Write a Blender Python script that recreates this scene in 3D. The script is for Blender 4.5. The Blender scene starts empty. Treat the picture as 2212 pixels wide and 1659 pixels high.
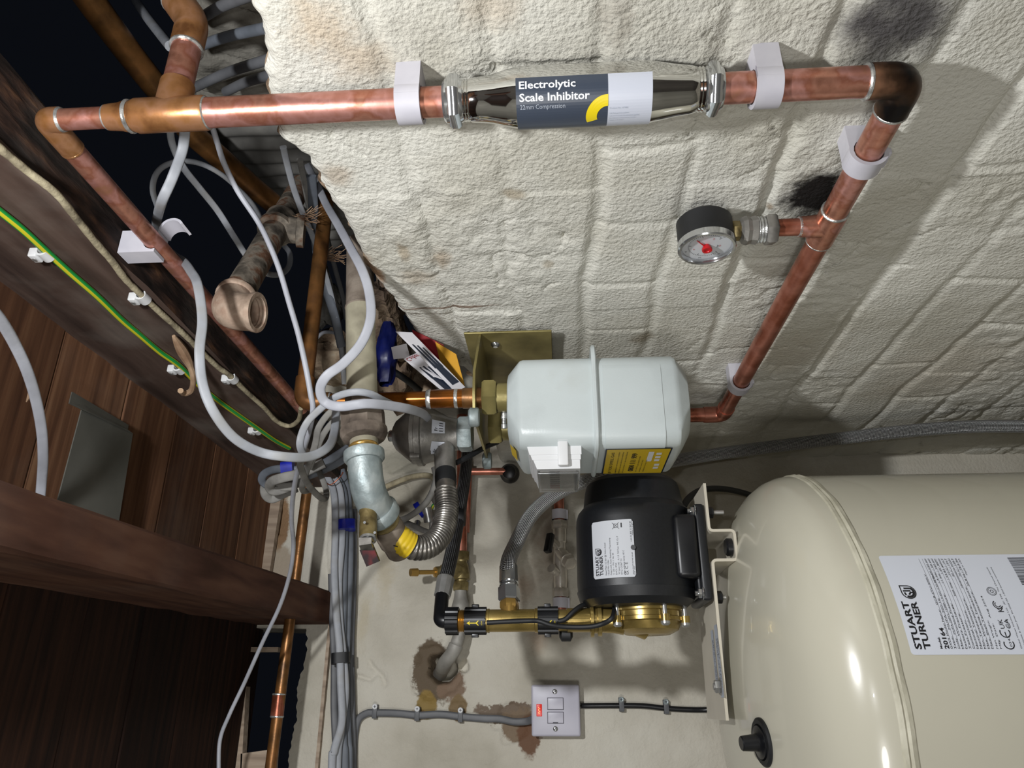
import bpy, math, random
from mathutils import Vector, Matrix, noise
C = bpy.context.scene
PI = math.pi
# ------------------------------------------------------------------ camera
ZC = 1.45                     # height of the lens above the cellar floor
F = 1600.0                    # focal length in photograph pixels (2212 wide)
_D = Vector((.0624, .3952, .9165)).normalized()
_U = Vector((-.998, .025, .0572)); _U = (_U - _D * _U.dot(_D)).normalized()
_R = _D.cross(_U)
cam = bpy.data.cameras.new('camera'); camo = bpy.data.objects.new('camera', cam)
C.collection.objects.link(camo); C.camera = camo
cam.sensor_width = 36; cam.lens = 36 * F / 2212; cam.clip_start = .02; cam.clip_end = 50
MW = Matrix((_R, _D, _U))     # lens axes (right, down, forward) -> room axes (right, depth, up)
ax, ay, az = MW.col[0].copy(), -MW.col[1], -MW.col[2]
camo.matrix_world = Matrix(((ax.x, ay.x, az.x, 0), (ax.y, ay.y, az.y, 0), (ax.z, ay.z, az.z, ZC), (0, 0, 0, 1)))
# ------------------------------------------------------------------ world, lamps, exposure
w = bpy.data.worlds.new('world'); C.world = w; w.use_nodes = True
w.node_tree.nodes['Background'].inputs[0].default_value = (.35, .42, .62, 1)
w.node_tree.nodes['Background'].inputs[1].default_value = .006
C.view_settings.view_transform = 'Standard'; C.view_settings.look = 'None'
C.view_settings.gamma = 1; C.view_settings.use_curve_mapping = False
C.view_settings.exposure = 0.52
C.cycles.max_bounces = 6; C.cycles.diffuse_bounces = 3; C.cycles.glossy_bounces = 3; C.cycles.transmission_bounces = 4
C.cycles.caustics_reflective = False; C.cycles.caustics_refractive = False; C.cycles.sample_clamp_indirect = 6
def lamp(name, loc, power, radius, col):
    l = bpy.data.lights.new(name, 'POINT'); l.energy = power; l.shadow_soft_size = radius; l.color = col
    l.use_nodes = True; nt = l.node_tree; em = nt.nodes['Emission']; fo = nt.nodes.new('ShaderNodeLightFalloff')
    fo.inputs['Strength'].default_value = 1.0; nt.links.new(fo.outputs['Linear'], em.inputs['Strength'])
    o = bpy.data.objects.new(name, l); C.collection.objects.link(o); o.location = (loc[0], loc[1], loc[2] + ZC)
    return o
lamp('torch', (.19, .14, .345), 17.0, .018, (.97, .985, 1.0))
lamp('lens_fill', (.02, -.01, .03), 1.6, .006, (.97, .985, 1.0))  # weak fill added at the lens to flatten the torch falloff
lamp('left_fill', (-.44, -.12, .02), 6.5, .10, (1.0, .985, .96))  # soft unseen fill added at the left to lift the right wall

# ------------------------------------------------------------------ room-space helpers
def V(x, y, u): return Vector((x, y, u + ZC))
def P(px, py, X=None, Y=None, U=None):
    """point of the room seen at a photograph pixel, on the plane X / Y / U = const"""
    d = MW @ Vector(((px - 1106) / F, (py - 829.5) / F, 1.0))
    t = X / d.x if X is not None else (Y / d.y if Y is not None else U / d.z)
    return Vector((d.x * t, d.y * t, d.z * t + ZC))
def hit_cyl(px, py, c, r):
    d = MW @ Vector(((px - 1106) / F, (py - 829.5) / F, 1.0))
    a = d.x ** 2 + d.y ** 2; b = -2 * (d.x * c[0] + d.y * c[1]); k = c[0] ** 2 + c[1] ** 2 - r * r
    t = (-b - math.sqrt(max(b * b - 4 * a * k, 0))) / (2 * a)
    return Vector((d.x * t, d.y * t, d.z * t + ZC))
def N3(x, y, z, s=1.0): return noise.noise(Vector((x * s, y * s, z * s)))

# ------------------------------------------------------------------ materials
def lin(h):
    if isinstance(h, str):
        h = h.lstrip('#'); c = [int(h[i:i + 2], 16) / 255 for i in (0, 2, 4)]
    else: c = h
    return tuple(((x + .055) / 1.055) ** 2.4 if x > .04045 else x / 12.92 for x in c) + (1,)
class NT:
    def __init__(s, m): s.t = m.node_tree; s.n = s.t.nodes; s.l = s.t.links
    def new(s, t, **k):
        n = s.n.new(t)
        for a, b in k.items(): setattr(n, a, b)
        return n
    def link(s, a, b): s.l.new(a, b)
def base_mat(name, rough=.5, metal=0.0, col='#808080', spec=.5, coat=0):
    m = bpy.data.materials.new(name); m.use_nodes = True
    b = m.node_tree.nodes['Principled BSDF']
    b.inputs['Base Color'].default_value = lin(col); b.inputs['Roughness'].default_value = rough
    b.inputs['Metallic'].default_value = metal; b.inputs['Specular IOR Level'].default_value = spec
    b.inputs['Coat Weight'].default_value = coat
    return m, b, NT(m)
def tex(nt, kind, scale, detail=4, stretch=None, src='Object', **k):
    tc = nt.new('ShaderNodeTexCoord'); mp = nt.new('ShaderNodeMapping')
    nt.link(tc.outputs[src], mp.inputs[0])
    if stretch: mp.inputs['Scale'].default_value = stretch
    n = nt.new(kind, **k); nt.link(mp.outputs[0], n.inputs['Vector']); n.inputs['Scale'].default_value = scale
    if 'Detail' in n.inputs: n.inputs['Detail'].default_value = detail
    return n
def ramp(nt, src, stops):
    r = nt.new('ShaderNodeValToRGB'); e = r.color_ramp.elements
    while len(e) < len(stops): e.new(.5)
    for i, (p, c) in enumerate(stops): e[i].position = p; e[i].color = lin(c)
    nt.link(src, r.inputs[0]); return r
def noisy(name, stops, scale=20, rough=.5, metal=0.0, bump=0.0, bscale=None, spec=.5, detail=5, stretch=None, rrange=None, coat=0, dist=0.002):
    m, b, nt = base_mat(name, rough, metal, '#808080', spec, coat)
    n = tex(nt, 'ShaderNodeTexNoise', scale, detail, stretch)
    r = ramp(nt, n.outputs['Fac'], stops); nt.link(r.outputs[0], b.inputs['Base Color'])
    if rrange:
        mr = nt.new('ShaderNodeMapRange'); nt.link(n.outputs['Fac'], mr.inputs[0])
        mr.inputs[1].default_value = .3; mr.inputs[2].default_value = .7
        mr.inputs[3].default_value = rrange[0]; mr.inputs[4].default_value = rrange[1]
        nt.link(mr.outputs[0], b.inputs['Roughness'])
    if bump:
        n2 = tex(nt, 'ShaderNodeTexNoise', bscale or scale * 4, 3, stretch)
        bp = nt.new('ShaderNodeBump'); bp.inputs['Strength'].default_value = bump; bp.inputs['Distance'].default_value = dist
        nt.link(n2.outputs['Fac'], bp.inputs['Height']); nt.link(bp.outputs[0], b.inputs['Normal'])
    return m
def plain(name, col, rough=.5, metal=0.0, spec=.5, coat=0): return base_mat(name, rough, metal, col, spec, coat)[0]

M = {}
M['copper'] = noisy('copper', [(.3, '#94604a'), (.42, '#c48a74'), (.48, '#b0715b'), (.55, '#cc9388'), (.62, '#b97f70'), (.74, '#a67650')], 30, .34, .7, .12, 60, rrange=(.24, .44), detail=6)
M['copper_red'] = noisy('copper_red', [(.25, '#6c3c2a'), (.45, '#a8634c'), (.55, '#c17e6a'), (.75, '#8c5440')], 22, .3, .68, .08, 60, rrange=(.22, .42))
M['fitting'] = noisy('copper_fitting', [(.3, '#7d5230'), (.45, '#b07c4e'), (.55, '#b88662'), (.7, '#9c6c3e')], 40, .33, .62, .1, 80)
M['fitting_burnt'] = noisy('copper_burnt', [(.38, '#141010'), (.5, '#4a3526'), (.62, '#9c7258')], 18, .4, .7, .15, 80)
M['copper_old'] = noisy('copper_aged', [(.3, '#4a3320'), (.45, '#7a5530'), (.55, '#8f6238'), (.7, '#6a4a30')], 25, .36, .6, .2, 90)
M['copper_brown'] = noisy('copper_lacquered', [(.3, '#5c3208'), (.5, '#8a4f14'), (.7, '#7a4010')], 15, .22, .7)
M['solder'] = noisy('solder', [(.3, '#8a8a88'), (.7, '#e0e0dc')], 120, .3, .7, .4, 200)
M['chrome'] = plain('chrome', '#d8d8d6', .06, 1)
M['chrome_nut'] = plain('chrome_nut', '#c8cacc', .14, .9)
M['nickel'] = noisy('nickel', [(.3, '#bdb5a8'), (.7, '#dcd6cc')], 60, .28, .5, .1, 300)
M['steel'] = noisy('steel', [(.3, '#9a9a98'), (.7, '#c0c0be')], 60, .3, .7)
M['darksteel'] = noisy('flue_steel', [(.3, '#55524e'), (.7, '#8d8983')], 80, .3, .75)
M['galv'] = noisy('galvanised', [(.3, '#727c7d'), (.45, '#8f9a9b'), (.6, '#a6afaf'), (.75, '#b5bcba')], 40, .48, .4, .5, 90)
M['alu'] = noisy('cast_alloy', [(.3, '#6e6c68'), (.5, '#8e8b86'), (.7, '#a9a6a0')], 35, .42, .6, .2, 140)
M['brass'] = noisy('brass', [(.3, '#86733f'), (.5, '#a18a50'), (.7, '#b8a269')], 30, .28, .72, .05, 100, rrange=(.2, .38))
M['brass_dull'] = noisy('brass_dull', [(.3, '#5e5134'), (.5, '#85764e'), (.7, '#a5956a')], 60, .42, .6, .2, 200)
M['gold'] = plain('yellow_brass', '#c09a55', .28, .75)
M['zincgold'] = noisy('passivated_zinc', [(.25, '#5e5634'), (.5, '#8b8050'), (.75, '#a79a66')], 18, .38, .5, .1, 160)
M['iron'] = noisy('rusty_iron', [(.28, '#1c1a19'), (.42, '#5d564d'), (.52, '#8a8073'), (.6, '#6d4c38'), (.75, '#9d9284')], 34, .75, .25, .6, 120, spec=.3)
M['iron_end'] = noisy('pale_rusty_iron', [(.28, '#7d6a5a'), (.5, '#b39e8c'), (.62, '#a08674'), (.75, '#cbb9a6')], 34, .7, .15, .5, 140, spec=.3)
M['gaspipe'] = noisy('painted_gas_pipe', [(.25, '#5f594a'), (.42, '#8c8674'), (.55, '#a8a28d'), (.72, '#7b7565')], 14, .6, .1, .3, 90, spec=.3)
M['gasdark'] = noisy('dusty_gas_pipe', [(.3, '#2d2723'), (.5, '#6b6056'), (.7, '#8d8276')], 30, .8, 0, .5, 100, spec=.2)
M['white'] = noisy('white_nylon', [(.3, '#b9b7c0'), (.7, '#cbc9d0')], 30, .42)
M['whitebits'] = plain('white_plastic', '#d9dadb', .4)
M['meter'] = noisy('meter_paint', [(.25, '#a9b0b0'), (.45, '#bcc4c4'), (.62, '#c0c8c8'), (.8, '#b3b7b2')], 9, .36, 0, .06, 500)
M['plate'] = noisy('switch_plastic', [(.3, '#b4b2be'), (.7, '#bebcc8')], 20, .35)
M['cable'] = noisy('grey_sheath', [(.25, '#83868b'), (.5, '#989ba1'), (.75, '#8f8e8b')], 30, .5, 0, .12, 90)
M['cable_dusty'] = noisy('dusty_sheath', [(.25, '#605e5a'), (.5, '#7b7975'), (.75, '#8c8a84')], 40, .7, 0, .2, 200)
M['cable_blue'] = noisy('blue_grey_sheath', [(.3, '#4b5057'), (.7, '#676c74')], 25, .55)
M['cable_dark'] = noisy('dark_grey_sheath', [(.3, '#4c4d50'), (.7, '#606164')], 25, .5)
M['cable_white'] = noisy('white_grey_sheath', [(.3, '#9c9ea6'), (.7, '#b4b6be')], 25, .5, 0, .2, 60)
M['cream_cable'] = noisy('old_cream_sheath', [(.3, '#6e6552'), (.5, '#a59a7f'), (.7, '#bcb294')], 60, .8, 0, .5, 200)
M['black'] = noisy('black_plastic', [(.3, '#0c0d10'), (.7, '#17181c')], 40, .34, 0, 0)
M['blackr'] = noisy('black_rubber', [(.3, '#101113'), (.7, '#1c1d20')], 40, .55, 0, 0)
M['pump'] = noisy('pump_casing', [(.3, '#101216'), (.7, '#16181c')], 300, .44, 0, .12, 900, dist=.0004)
M['tank'] = noisy('tank_paint', [(.3, '#bab6a6'), (.7, '#c3bfae')], 4, .24, 0, .012, 700, coat=.35, dist=.0006)
M['tankseam'] = noisy('tank_seam', [(.3, '#aaa693'), (.7, '#c6c2b0')], 40, .5, 0, .3, 120)
M['bracket'] = noisy('bracket_paint', [(.3, '#bdb6a6'), (.7, '#cdc6b6')], 12, .38)
M['label_w'] = plain('label_silver', '#cfd3dd', .3, 0)
M['label_m'] = plain('label_foil', '#c3c6cc', .55, 0, .3)
M['label_d'] = plain('label_slate', '#3d4553', .35)
M['label_l'] = plain('label_pale', '#c6cad6', .35)
M['yellow'] = plain('yellow_print', '#e8cf18', .4)
M['meter_yellow'] = plain('yellow_label', '#cfaf20', .4)
M['navy'] = plain('dark_blue_print', '#1c2434', .4)
M['ink'] = plain('black_print', '#17171b', .5)
M['ink_w'] = plain('white_print', '#e6e8ec', .45)
M['ink_g'] = plain('grey_print', '#a9b0bc', .45)
M['red'] = plain('red_plastic', '#c01820', .35)
M['redvinyl'] = noisy('worn_red_grip', [(.4, '#120a0b'), (.6, '#241013'), (.8, '#6e1c20')], 60, .4)
M['dial'] = plain('dial_white', '#c9ccd0', .4)
M['bluetape'] = noisy('blue_tape', [(.3, '#141e86'), (.7, '#2330b4')], 60, .3)
M['bluebag'] = noisy('blue_bag', [(.35, '#070b2c'), (.7, '#0f1b60')], 20, .4, 0, .3, 60)
M['green'] = plain('green_sheath', '#1f9a3c', .4)
M['plaster'] = noisy('broken_plaster', [(.25, '#5c4a3c'), (.45, '#8e7a66'), (.6, '#b7a48c'), (.75, '#cfc6b4')], 28, .95, 0, .9, 70, spec=.1, dist=.006)
M['rubble'] = noisy('rubble', [(.25, '#2c241f'), (.45, '#65564a'), (.6, '#85735f'), (.75, '#a08f7c')], 25, .95, 0, .9, 70, spec=.1, dist=.006)
M['cardred'] = plain('red_card', '#8e1a22', .5)
M['card'] = plain('white_card', '#cfcdd2', .5)
M['cardyel'] = plain('orange_card', '#c9942c', .5)
M['zincsheet'] = noisy('zinc_sheet', [(.25, '#55554f'), (.5, '#6f6f68'), (.75, '#82817a')], 8, .5, .45, .05, 60)
M['dust'] = noisy('wood_splinter', [(.3, '#7b5c44'), (.7, '#b19579')], 40, .9)
# wood: planks stretched along depth (Y) or across (X)
def wood(name, stops, stretch, bump=.5, dust=0.0, plank=None, sc=14):
    m, b, nt = base_mat(name, .85, 0, '#402c20', .2)
    n = tex(nt, 'ShaderNodeTexNoise', sc, 8, stretch); n.inputs['Distortion'].default_value = .25
    r = ramp(nt, n.outputs['Fac'], stops); col = r.outputs[0]
    if plank:      # tint per board
        tc = nt.new('ShaderNodeTexCoord'); sp = nt.new('ShaderNodeSeparateXYZ'); nt.link(tc.outputs['Object'], sp.inputs[0])
        ma = nt.new('ShaderNodeMath', operation='MULTIPLY_ADD'); nt.link(sp.outputs['Y'], ma.inputs[0]); ma.inputs[1].default_value = 1 / plank[0]; ma.inputs[2].default_value = -plank[1] / plank[0]
        fl = nt.new('ShaderNodeMath', operation='FLOOR'); nt.link(ma.outputs[0], fl.inputs[0])
        wn = nt.new('ShaderNodeTexWhiteNoise', noise_dimensions='1D'); nt.link(fl.outputs[0], wn.inputs['W'])
        mx = nt.new('ShaderNodeMix', data_type='RGBA', blend_type='MULTIPLY'); mx.inputs[0].default_value = .75
        rr = ramp(nt, wn.outputs['Value'], [(0, '#8d8078'), (1, '#ffffff')])
        nt.link(col, mx.inputs[6]); nt.link(rr.outputs[0], mx.inputs[7]); col = mx.outputs[2]
    if dust:
        n3 = tex(nt, 'ShaderNodeTexNoise', 7, 8); r3 = ramp(nt, n3.outputs['Fac'], [(.5, '#000000'), (.75, '#ffffff')])
        mx = nt.new('ShaderNodeMix', data_type='RGBA'); mul = nt.new('ShaderNodeMath', operation='MULTIPLY'); mul.inputs[1].default_value = dust
        nt.link(r3.outputs[0], mul.inputs[0]); nt.link(mul.outputs[0], mx.inputs[0]); nt.link(col, mx.inputs[6]); mx.inputs[7].default_value = lin('#8b847c'); col = mx.outputs[2]
    # pale specks of grit
    v = tex(nt, 'ShaderNodeTexVoronoi', 95, feature='F1'); rv = ramp(nt, v.outputs['Distance'], [(.08, '#ffffff'), (.17, '#000000')])
    nn = tex(nt, 'ShaderNodeTexNoise', 11, 3); rn = ramp(nt, nn.outputs['Fac'], [(.50, '#000000'), (.66, '#ffffff')])
    mm = nt.new('ShaderNodeMath', operation='MULTIPLY'); nt.link(rv.outputs[0], mm.inputs[0]); nt.link(rn.outputs[0], mm.inputs[1])
    mx = nt.new('ShaderNodeMix', data_type='RGBA'); nt.link(mm.outputs[0], mx.inputs[0]); nt.link(col, mx.inputs[6]); mx.inputs[7].default_value = lin('#b9ab98')
    nt.link(mx.outputs[2], b.inputs['Base Color'])
    bp = nt.new('ShaderNodeBump'); bp.inputs['Strength'].default_value = bump; bp.inputs['Distance'].default_value = .003
    nt.link(n.outputs['Fac'], bp.inputs['Height']); nt.link(bp.outputs[0], b.inputs['Normal'])
    return m
M['joist'] = wood('joist_wood', [(.25, '#2c211d'), (.45, '#4a3b34'), (.56, '#57473f'), (.75, '#665750')], (4, .5, 4), .5, .5, sc=9)
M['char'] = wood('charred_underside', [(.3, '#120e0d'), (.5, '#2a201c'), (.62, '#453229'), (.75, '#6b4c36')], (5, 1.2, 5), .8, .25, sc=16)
M['joist2'] = wood('joist_wood_red', [(.25, '#3a241a'), (.45, '#50352a'), (.56, '#5c3f31'), (.75, '#6b4d3d')], (4, .6, 4), .5, .12, sc=10)
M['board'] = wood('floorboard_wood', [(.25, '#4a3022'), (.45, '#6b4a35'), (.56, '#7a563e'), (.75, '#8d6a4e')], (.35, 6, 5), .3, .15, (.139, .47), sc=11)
M['board_shade'] = wood('floorboard_shade', [(.28, '#160d09'), (.5, '#2b1a12'), (.75, '#3b2418')], (.5, 7, 6), .35, 0, (.139, .47))  # darker copy of the floorboards: the joist's shade put into the colour
M['batten'] = wood('pale_batten', [(.3, '#857566'), (.5, '#a08e7c'), (.7, '#b5a491')], (6, 5, .5), .2, .1)

# painted masonry; spots = [(position, radius, colour, softness, strength, roughness)]
def paint_wall(name, cols, spots, bump=.55, grain=190, lumps=.8):
    m, b, nt = base_mat(name, .72, 0, '#c8c2b0', .25)
    n = tex(nt, 'ShaderNodeTexNoise', 5.5, 5); r = ramp(nt, n.outputs['Fac'], cols); col = r.outputs[0]
    # small dark pits and flecks
    v = tex(nt, 'ShaderNodeTexVoronoi', 120, feature='F1'); rv = ramp(nt, v.outputs['Distance'], [(.05, '#ffffff'), (.17, '#000000')])
    nn = tex(nt, 'ShaderNodeTexNoise', 30, 3); rn = ramp(nt, nn.outputs['Fac'], [(.55, '#000000'), (.68, '#ffffff')])
    mm = nt.new('ShaderNodeMath', operation='MULTIPLY'); nt.link(rv.outputs[0], mm.inputs[0]); nt.link(rn.outputs[0], mm.inputs[1])
    mx = nt.new('ShaderNodeMix', data_type='RGBA'); nt.link(mm.outputs[0], mx.inputs[0]); nt.link(col, mx.inputs[6]); mx.inputs[7].default_value = lin('#8d8168'); col = mx.outputs[2]
    tc = nt.new('ShaderNodeTexCoord')
    nd = nt.new('ShaderNodeTexNoise'); nd.inputs['Scale'].default_value = 26; nd.inputs['Detail'].default_value = 5; nd.inputs['Roughness'].default_value = .68; nt.link(tc.outputs['Object'], nd.inputs['Vector'])
    off = nt.new('ShaderNodeVectorMath', operation='SUBTRACT'); nt.link(nd.outputs['Color'], off.inputs[0]); off.inputs[1].default_value = (.5, .5, .5)
    for pos, rad, c, soft, amt, stretch in spots:
        sc = nt.new('ShaderNodeVectorMath', operation='SCALE'); nt.link(off.outputs[0], sc.inputs[0]); sc.inputs['Scale'].default_value = rad * 1.3 if max(stretch) < 8 else .014
        ad = nt.new('ShaderNodeVectorMath', operation='ADD'); nt.link(tc.outputs['Object'], ad.inputs[0]); nt.link(sc.outputs[0], ad.inputs[1])
        sb = nt.new('ShaderNodeVectorMath', operation='SUBTRACT'); nt.link(ad.outputs[0], sb.inputs[0]); sb.inputs[1].default_value = pos
        st = nt.new('ShaderNodeVectorMath', operation='MULTIPLY'); nt.link(sb.outputs[0], st.inputs[0]); st.inputs[1].default_value = stretch
        ln = nt.new('ShaderNodeVectorMath', operation='LENGTH'); nt.link(st.outputs[0], ln.inputs[0])
        mr = nt.new('ShaderNodeMapRange', interpolation_type='SMOOTHSTEP'); nt.link(ln.outputs['Value'], mr.inputs[0])
        mr.inputs[1].default_value = rad; mr.inputs[2].default_value = rad * (1 - soft); mr.inputs[3].default_value = 0; mr.inputs[4].default_value = amt
        mx = nt.new('ShaderNodeMix', data_type='RGBA'); nt.link(mr.outputs[0], mx.inputs[0]); nt.link(col, mx.inputs[6]); mx.inputs[7].default_value = lin(c); col = mx.outputs[2]
    nt.link(col, b.inputs['Base Color'])
    a = tex(nt, 'ShaderNodeTexNoise', grain, 3); g = tex(nt, 'ShaderNodeTexVoronoi', grain * 1.1, feature='F1')
    g.inputs['Randomness'].default_value = 1
    gr = nt.new('ShaderNodeMapRange', interpolation_type='SMOOTHSTEP'); nt.link(g.outputs['Distance'], gr.inputs[0]); gr.inputs[1].default_value = .42; gr.inputs[2].default_value = .08; gr.inputs[3].default_value = 0; gr.inputs[4].default_value = 1
    sp2 = tex(nt, 'ShaderNodeTexNoise', grain * .35, 2); s2 = nt.new('ShaderNodeMapRange'); nt.link(sp2.outputs['Fac'], s2.inputs[0]); s2.inputs[1].default_value = .46; s2.inputs[2].default_value = .60; s2.inputs[3].default_value = 0; s2.inputs[4].default_value = 1
    gm = nt.new('ShaderNodeMath', operation='MULTIPLY'); nt.link(gr.outputs[0], gm.inputs[0]); nt.link(s2.outputs[0], gm.inputs[1])
    mask = tex(nt, 'ShaderNodeTexNoise', 9, 2)
    mr = nt.new('ShaderNodeMapRange'); nt.link(mask.outputs['Fac'], mr.inputs[0]); mr.inputs[1].default_value = .38; mr.inputs[2].default_value = .62; mr.inputs[3].default_value = .18; mr.inputs[4].default_value = lumps
    ml = nt.new('ShaderNodeMath', operation='MULTIPLY'); nt.link(gm.outputs[0], ml.inputs[0]); nt.link(mr.outputs[0], ml.inputs[1])
    sm = nt.new('ShaderNodeMath', operation='MULTIPLY_ADD'); nt.link(a.outputs['Fac'], sm.inputs[0]); sm.inputs[1].default_value = .55; nt.link(ml.outputs[0], sm.inputs[2])
    bp = nt.new('ShaderNodeBump'); bp.inputs['Strength'].default_value = bump; bp.inputs['Distance'].default_value = .0046
    nt.link(sm.outputs[0], bp.inputs['Height']); nt.link(bp.outputs[0], b.inputs['Normal'])
    return m

# materials that use the strip coordinates of a swept tube (u around, v metres along)
def braid(name, light='#c8c8c8', dark='#2a2a2c', n_around=14, pitch=.0035, rough=.25):
    m, b, nt = base_mat(name, rough, 1, light)
    uv = nt.new('ShaderNodeUVMap'); sp = nt.new('ShaderNodeSeparateXYZ'); nt.link(uv.outputs[0], sp.inputs[0])
    def lane(sign):
        a = nt.new('ShaderNodeMath', operation='MULTIPLY'); nt.link(sp.outputs['X'], a.inputs[0]); a.inputs[1].default_value = n_around * sign
        c = nt.new('ShaderNodeMath', operation='MULTIPLY_ADD'); nt.link(sp.outputs['Y'], c.inputs[0]); c.inputs[1].default_value = 1 / pitch / 3; nt.link(a.outputs[0], c.inputs[2])
        s = nt.new('ShaderNodeMath', operation='MULTIPLY'); nt.link(c.outputs[0], s.inputs[0]); s.inputs[1].default_value = 2 * PI
        q = nt.new('ShaderNodeMath', operation='SINE'); nt.link(s.outputs[0], q.inputs[0]); return q
    q1, q2 = lane(1), lane(-1)
    mx = nt.new('ShaderNodeMath', operation='MULTIPLY'); nt.link(q1.outputs[0], mx.inputs[0]); nt.link(q2.outputs[0], mx.inputs[1])
    r = ramp(nt, mx.outputs[0], [(0, dark), (.22, light), (1, light)]); b.inputs['Metallic'].default_value = .6
    nt.link(r.outputs[0], b.inputs['Base Color'])
    bp = nt.new('ShaderNodeBump'); bp.inputs['Strength'].default_value = .8; bp.inputs['Distance'].default_value = .001
    nt.link(mx.outputs[0], bp.inputs['Height']); nt.link(bp.outputs[0], b.inputs['Normal'])
    return m
M['braid'] = braid('braided_steel', '#e2e2e2', '#3c3c3e', 16, .0012, .3)
M['braid_dark'] = braid('braided_dark', '#6a6a6c', '#0c0c0e', 12, .0012, .35)
def striped(name, ca, cb, rot=.0, duty=.5):
    m, b, nt = base_mat(name, .45, 0, ca)
    uv = nt.new('ShaderNodeUVMap'); sp = nt.new('ShaderNodeSeparateXYZ'); nt.link(uv.outputs[0], sp.inputs[0])
    a = nt.new('ShaderNodeMath', operation='MULTIPLY_ADD'); nt.link(sp.outputs['Y'], a.inputs[0]); a.inputs[1].default_value = .6; x2 = nt.new('ShaderNodeMath', operation='MULTIPLY'); x2.inputs[1].default_value = 3; nt.link(sp.outputs['X'], x2.inputs[0]); nt.link(x2.outputs[0], a.inputs[2])
    f = nt.new('ShaderNodeMath', operation='FRACT'); nt.link(a.outputs[0], f.inputs[0])
    r = ramp(nt, f.outputs[0], [(0, ca), (duty, cb)]); r.color_ramp.interpolation = 'CONSTANT'
    nt.link(r.outputs[0], b.inputs['Base Color']); return m
M['earth'] = striped('green_yellow_sheath', '#1d9440', '#c9bf2a', 0, .55)

# ------------------------------------------------------------------ mesh builder
WMAT = {}
def frame(o, z, x=None):
    z = Vector(z).normalized(); x = Vector(x) if x is not None else (Vector((0, 0, 1)) if abs(z.z) < .9 else Vector((1, 0, 0)))
    x = (x - z * x.dot(z)).normalized(); y = z.cross(x); o = Vector(o)
    return Matrix(((x.x, y.x, z.x, o.x), (x.y, y.y, z.y, o.y), (x.z, y.z, z.z, o.z), (0, 0, 0, 1)))
def catmull(pts, n=8):
    pts = [Vector(p) for p in pts]
    if len(pts) < 3: return [pts[0].lerp(pts[-1], i / n) for i in range(n + 1)]
    q = [pts[0] * 2 - pts[1]] + pts + [pts[-1] * 2 - pts[-2]]; out = []
    for i in range(1, len(q) - 2):
        a, b, c, d = q[i - 1:i + 3]
        for k in range(n):
            t = k / n
            out.append(.5 * ((2 * b) + (c - a) * t + (2 * a - 5 * b + 4 * c - d) * t * t + (3 * b - a - 3 * c + d) * t ** 3))
    out.append(pts[-1]); return out
def fillet(pts, r, n=7):
    pts = [Vector(p) for p in pts]; out = [pts[0]]
    for a, b, c in zip(pts, pts[1:], pts[2:]):
        u = (a - b).normalized(); v = (c - b).normalized(); ang = u.angle(v); d = r / math.tan(ang / 2)
        d = min(d, (a - b).length * .49, (c - b).length * .49)
        p, q = b + u * d, b + v * d
        for i in range(n + 1):
            t = i / n; out.append(p * (1 - t) ** 2 + b * 2 * t * (1 - t) + q * t * t)
    out.append(pts[-1]); return out
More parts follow.
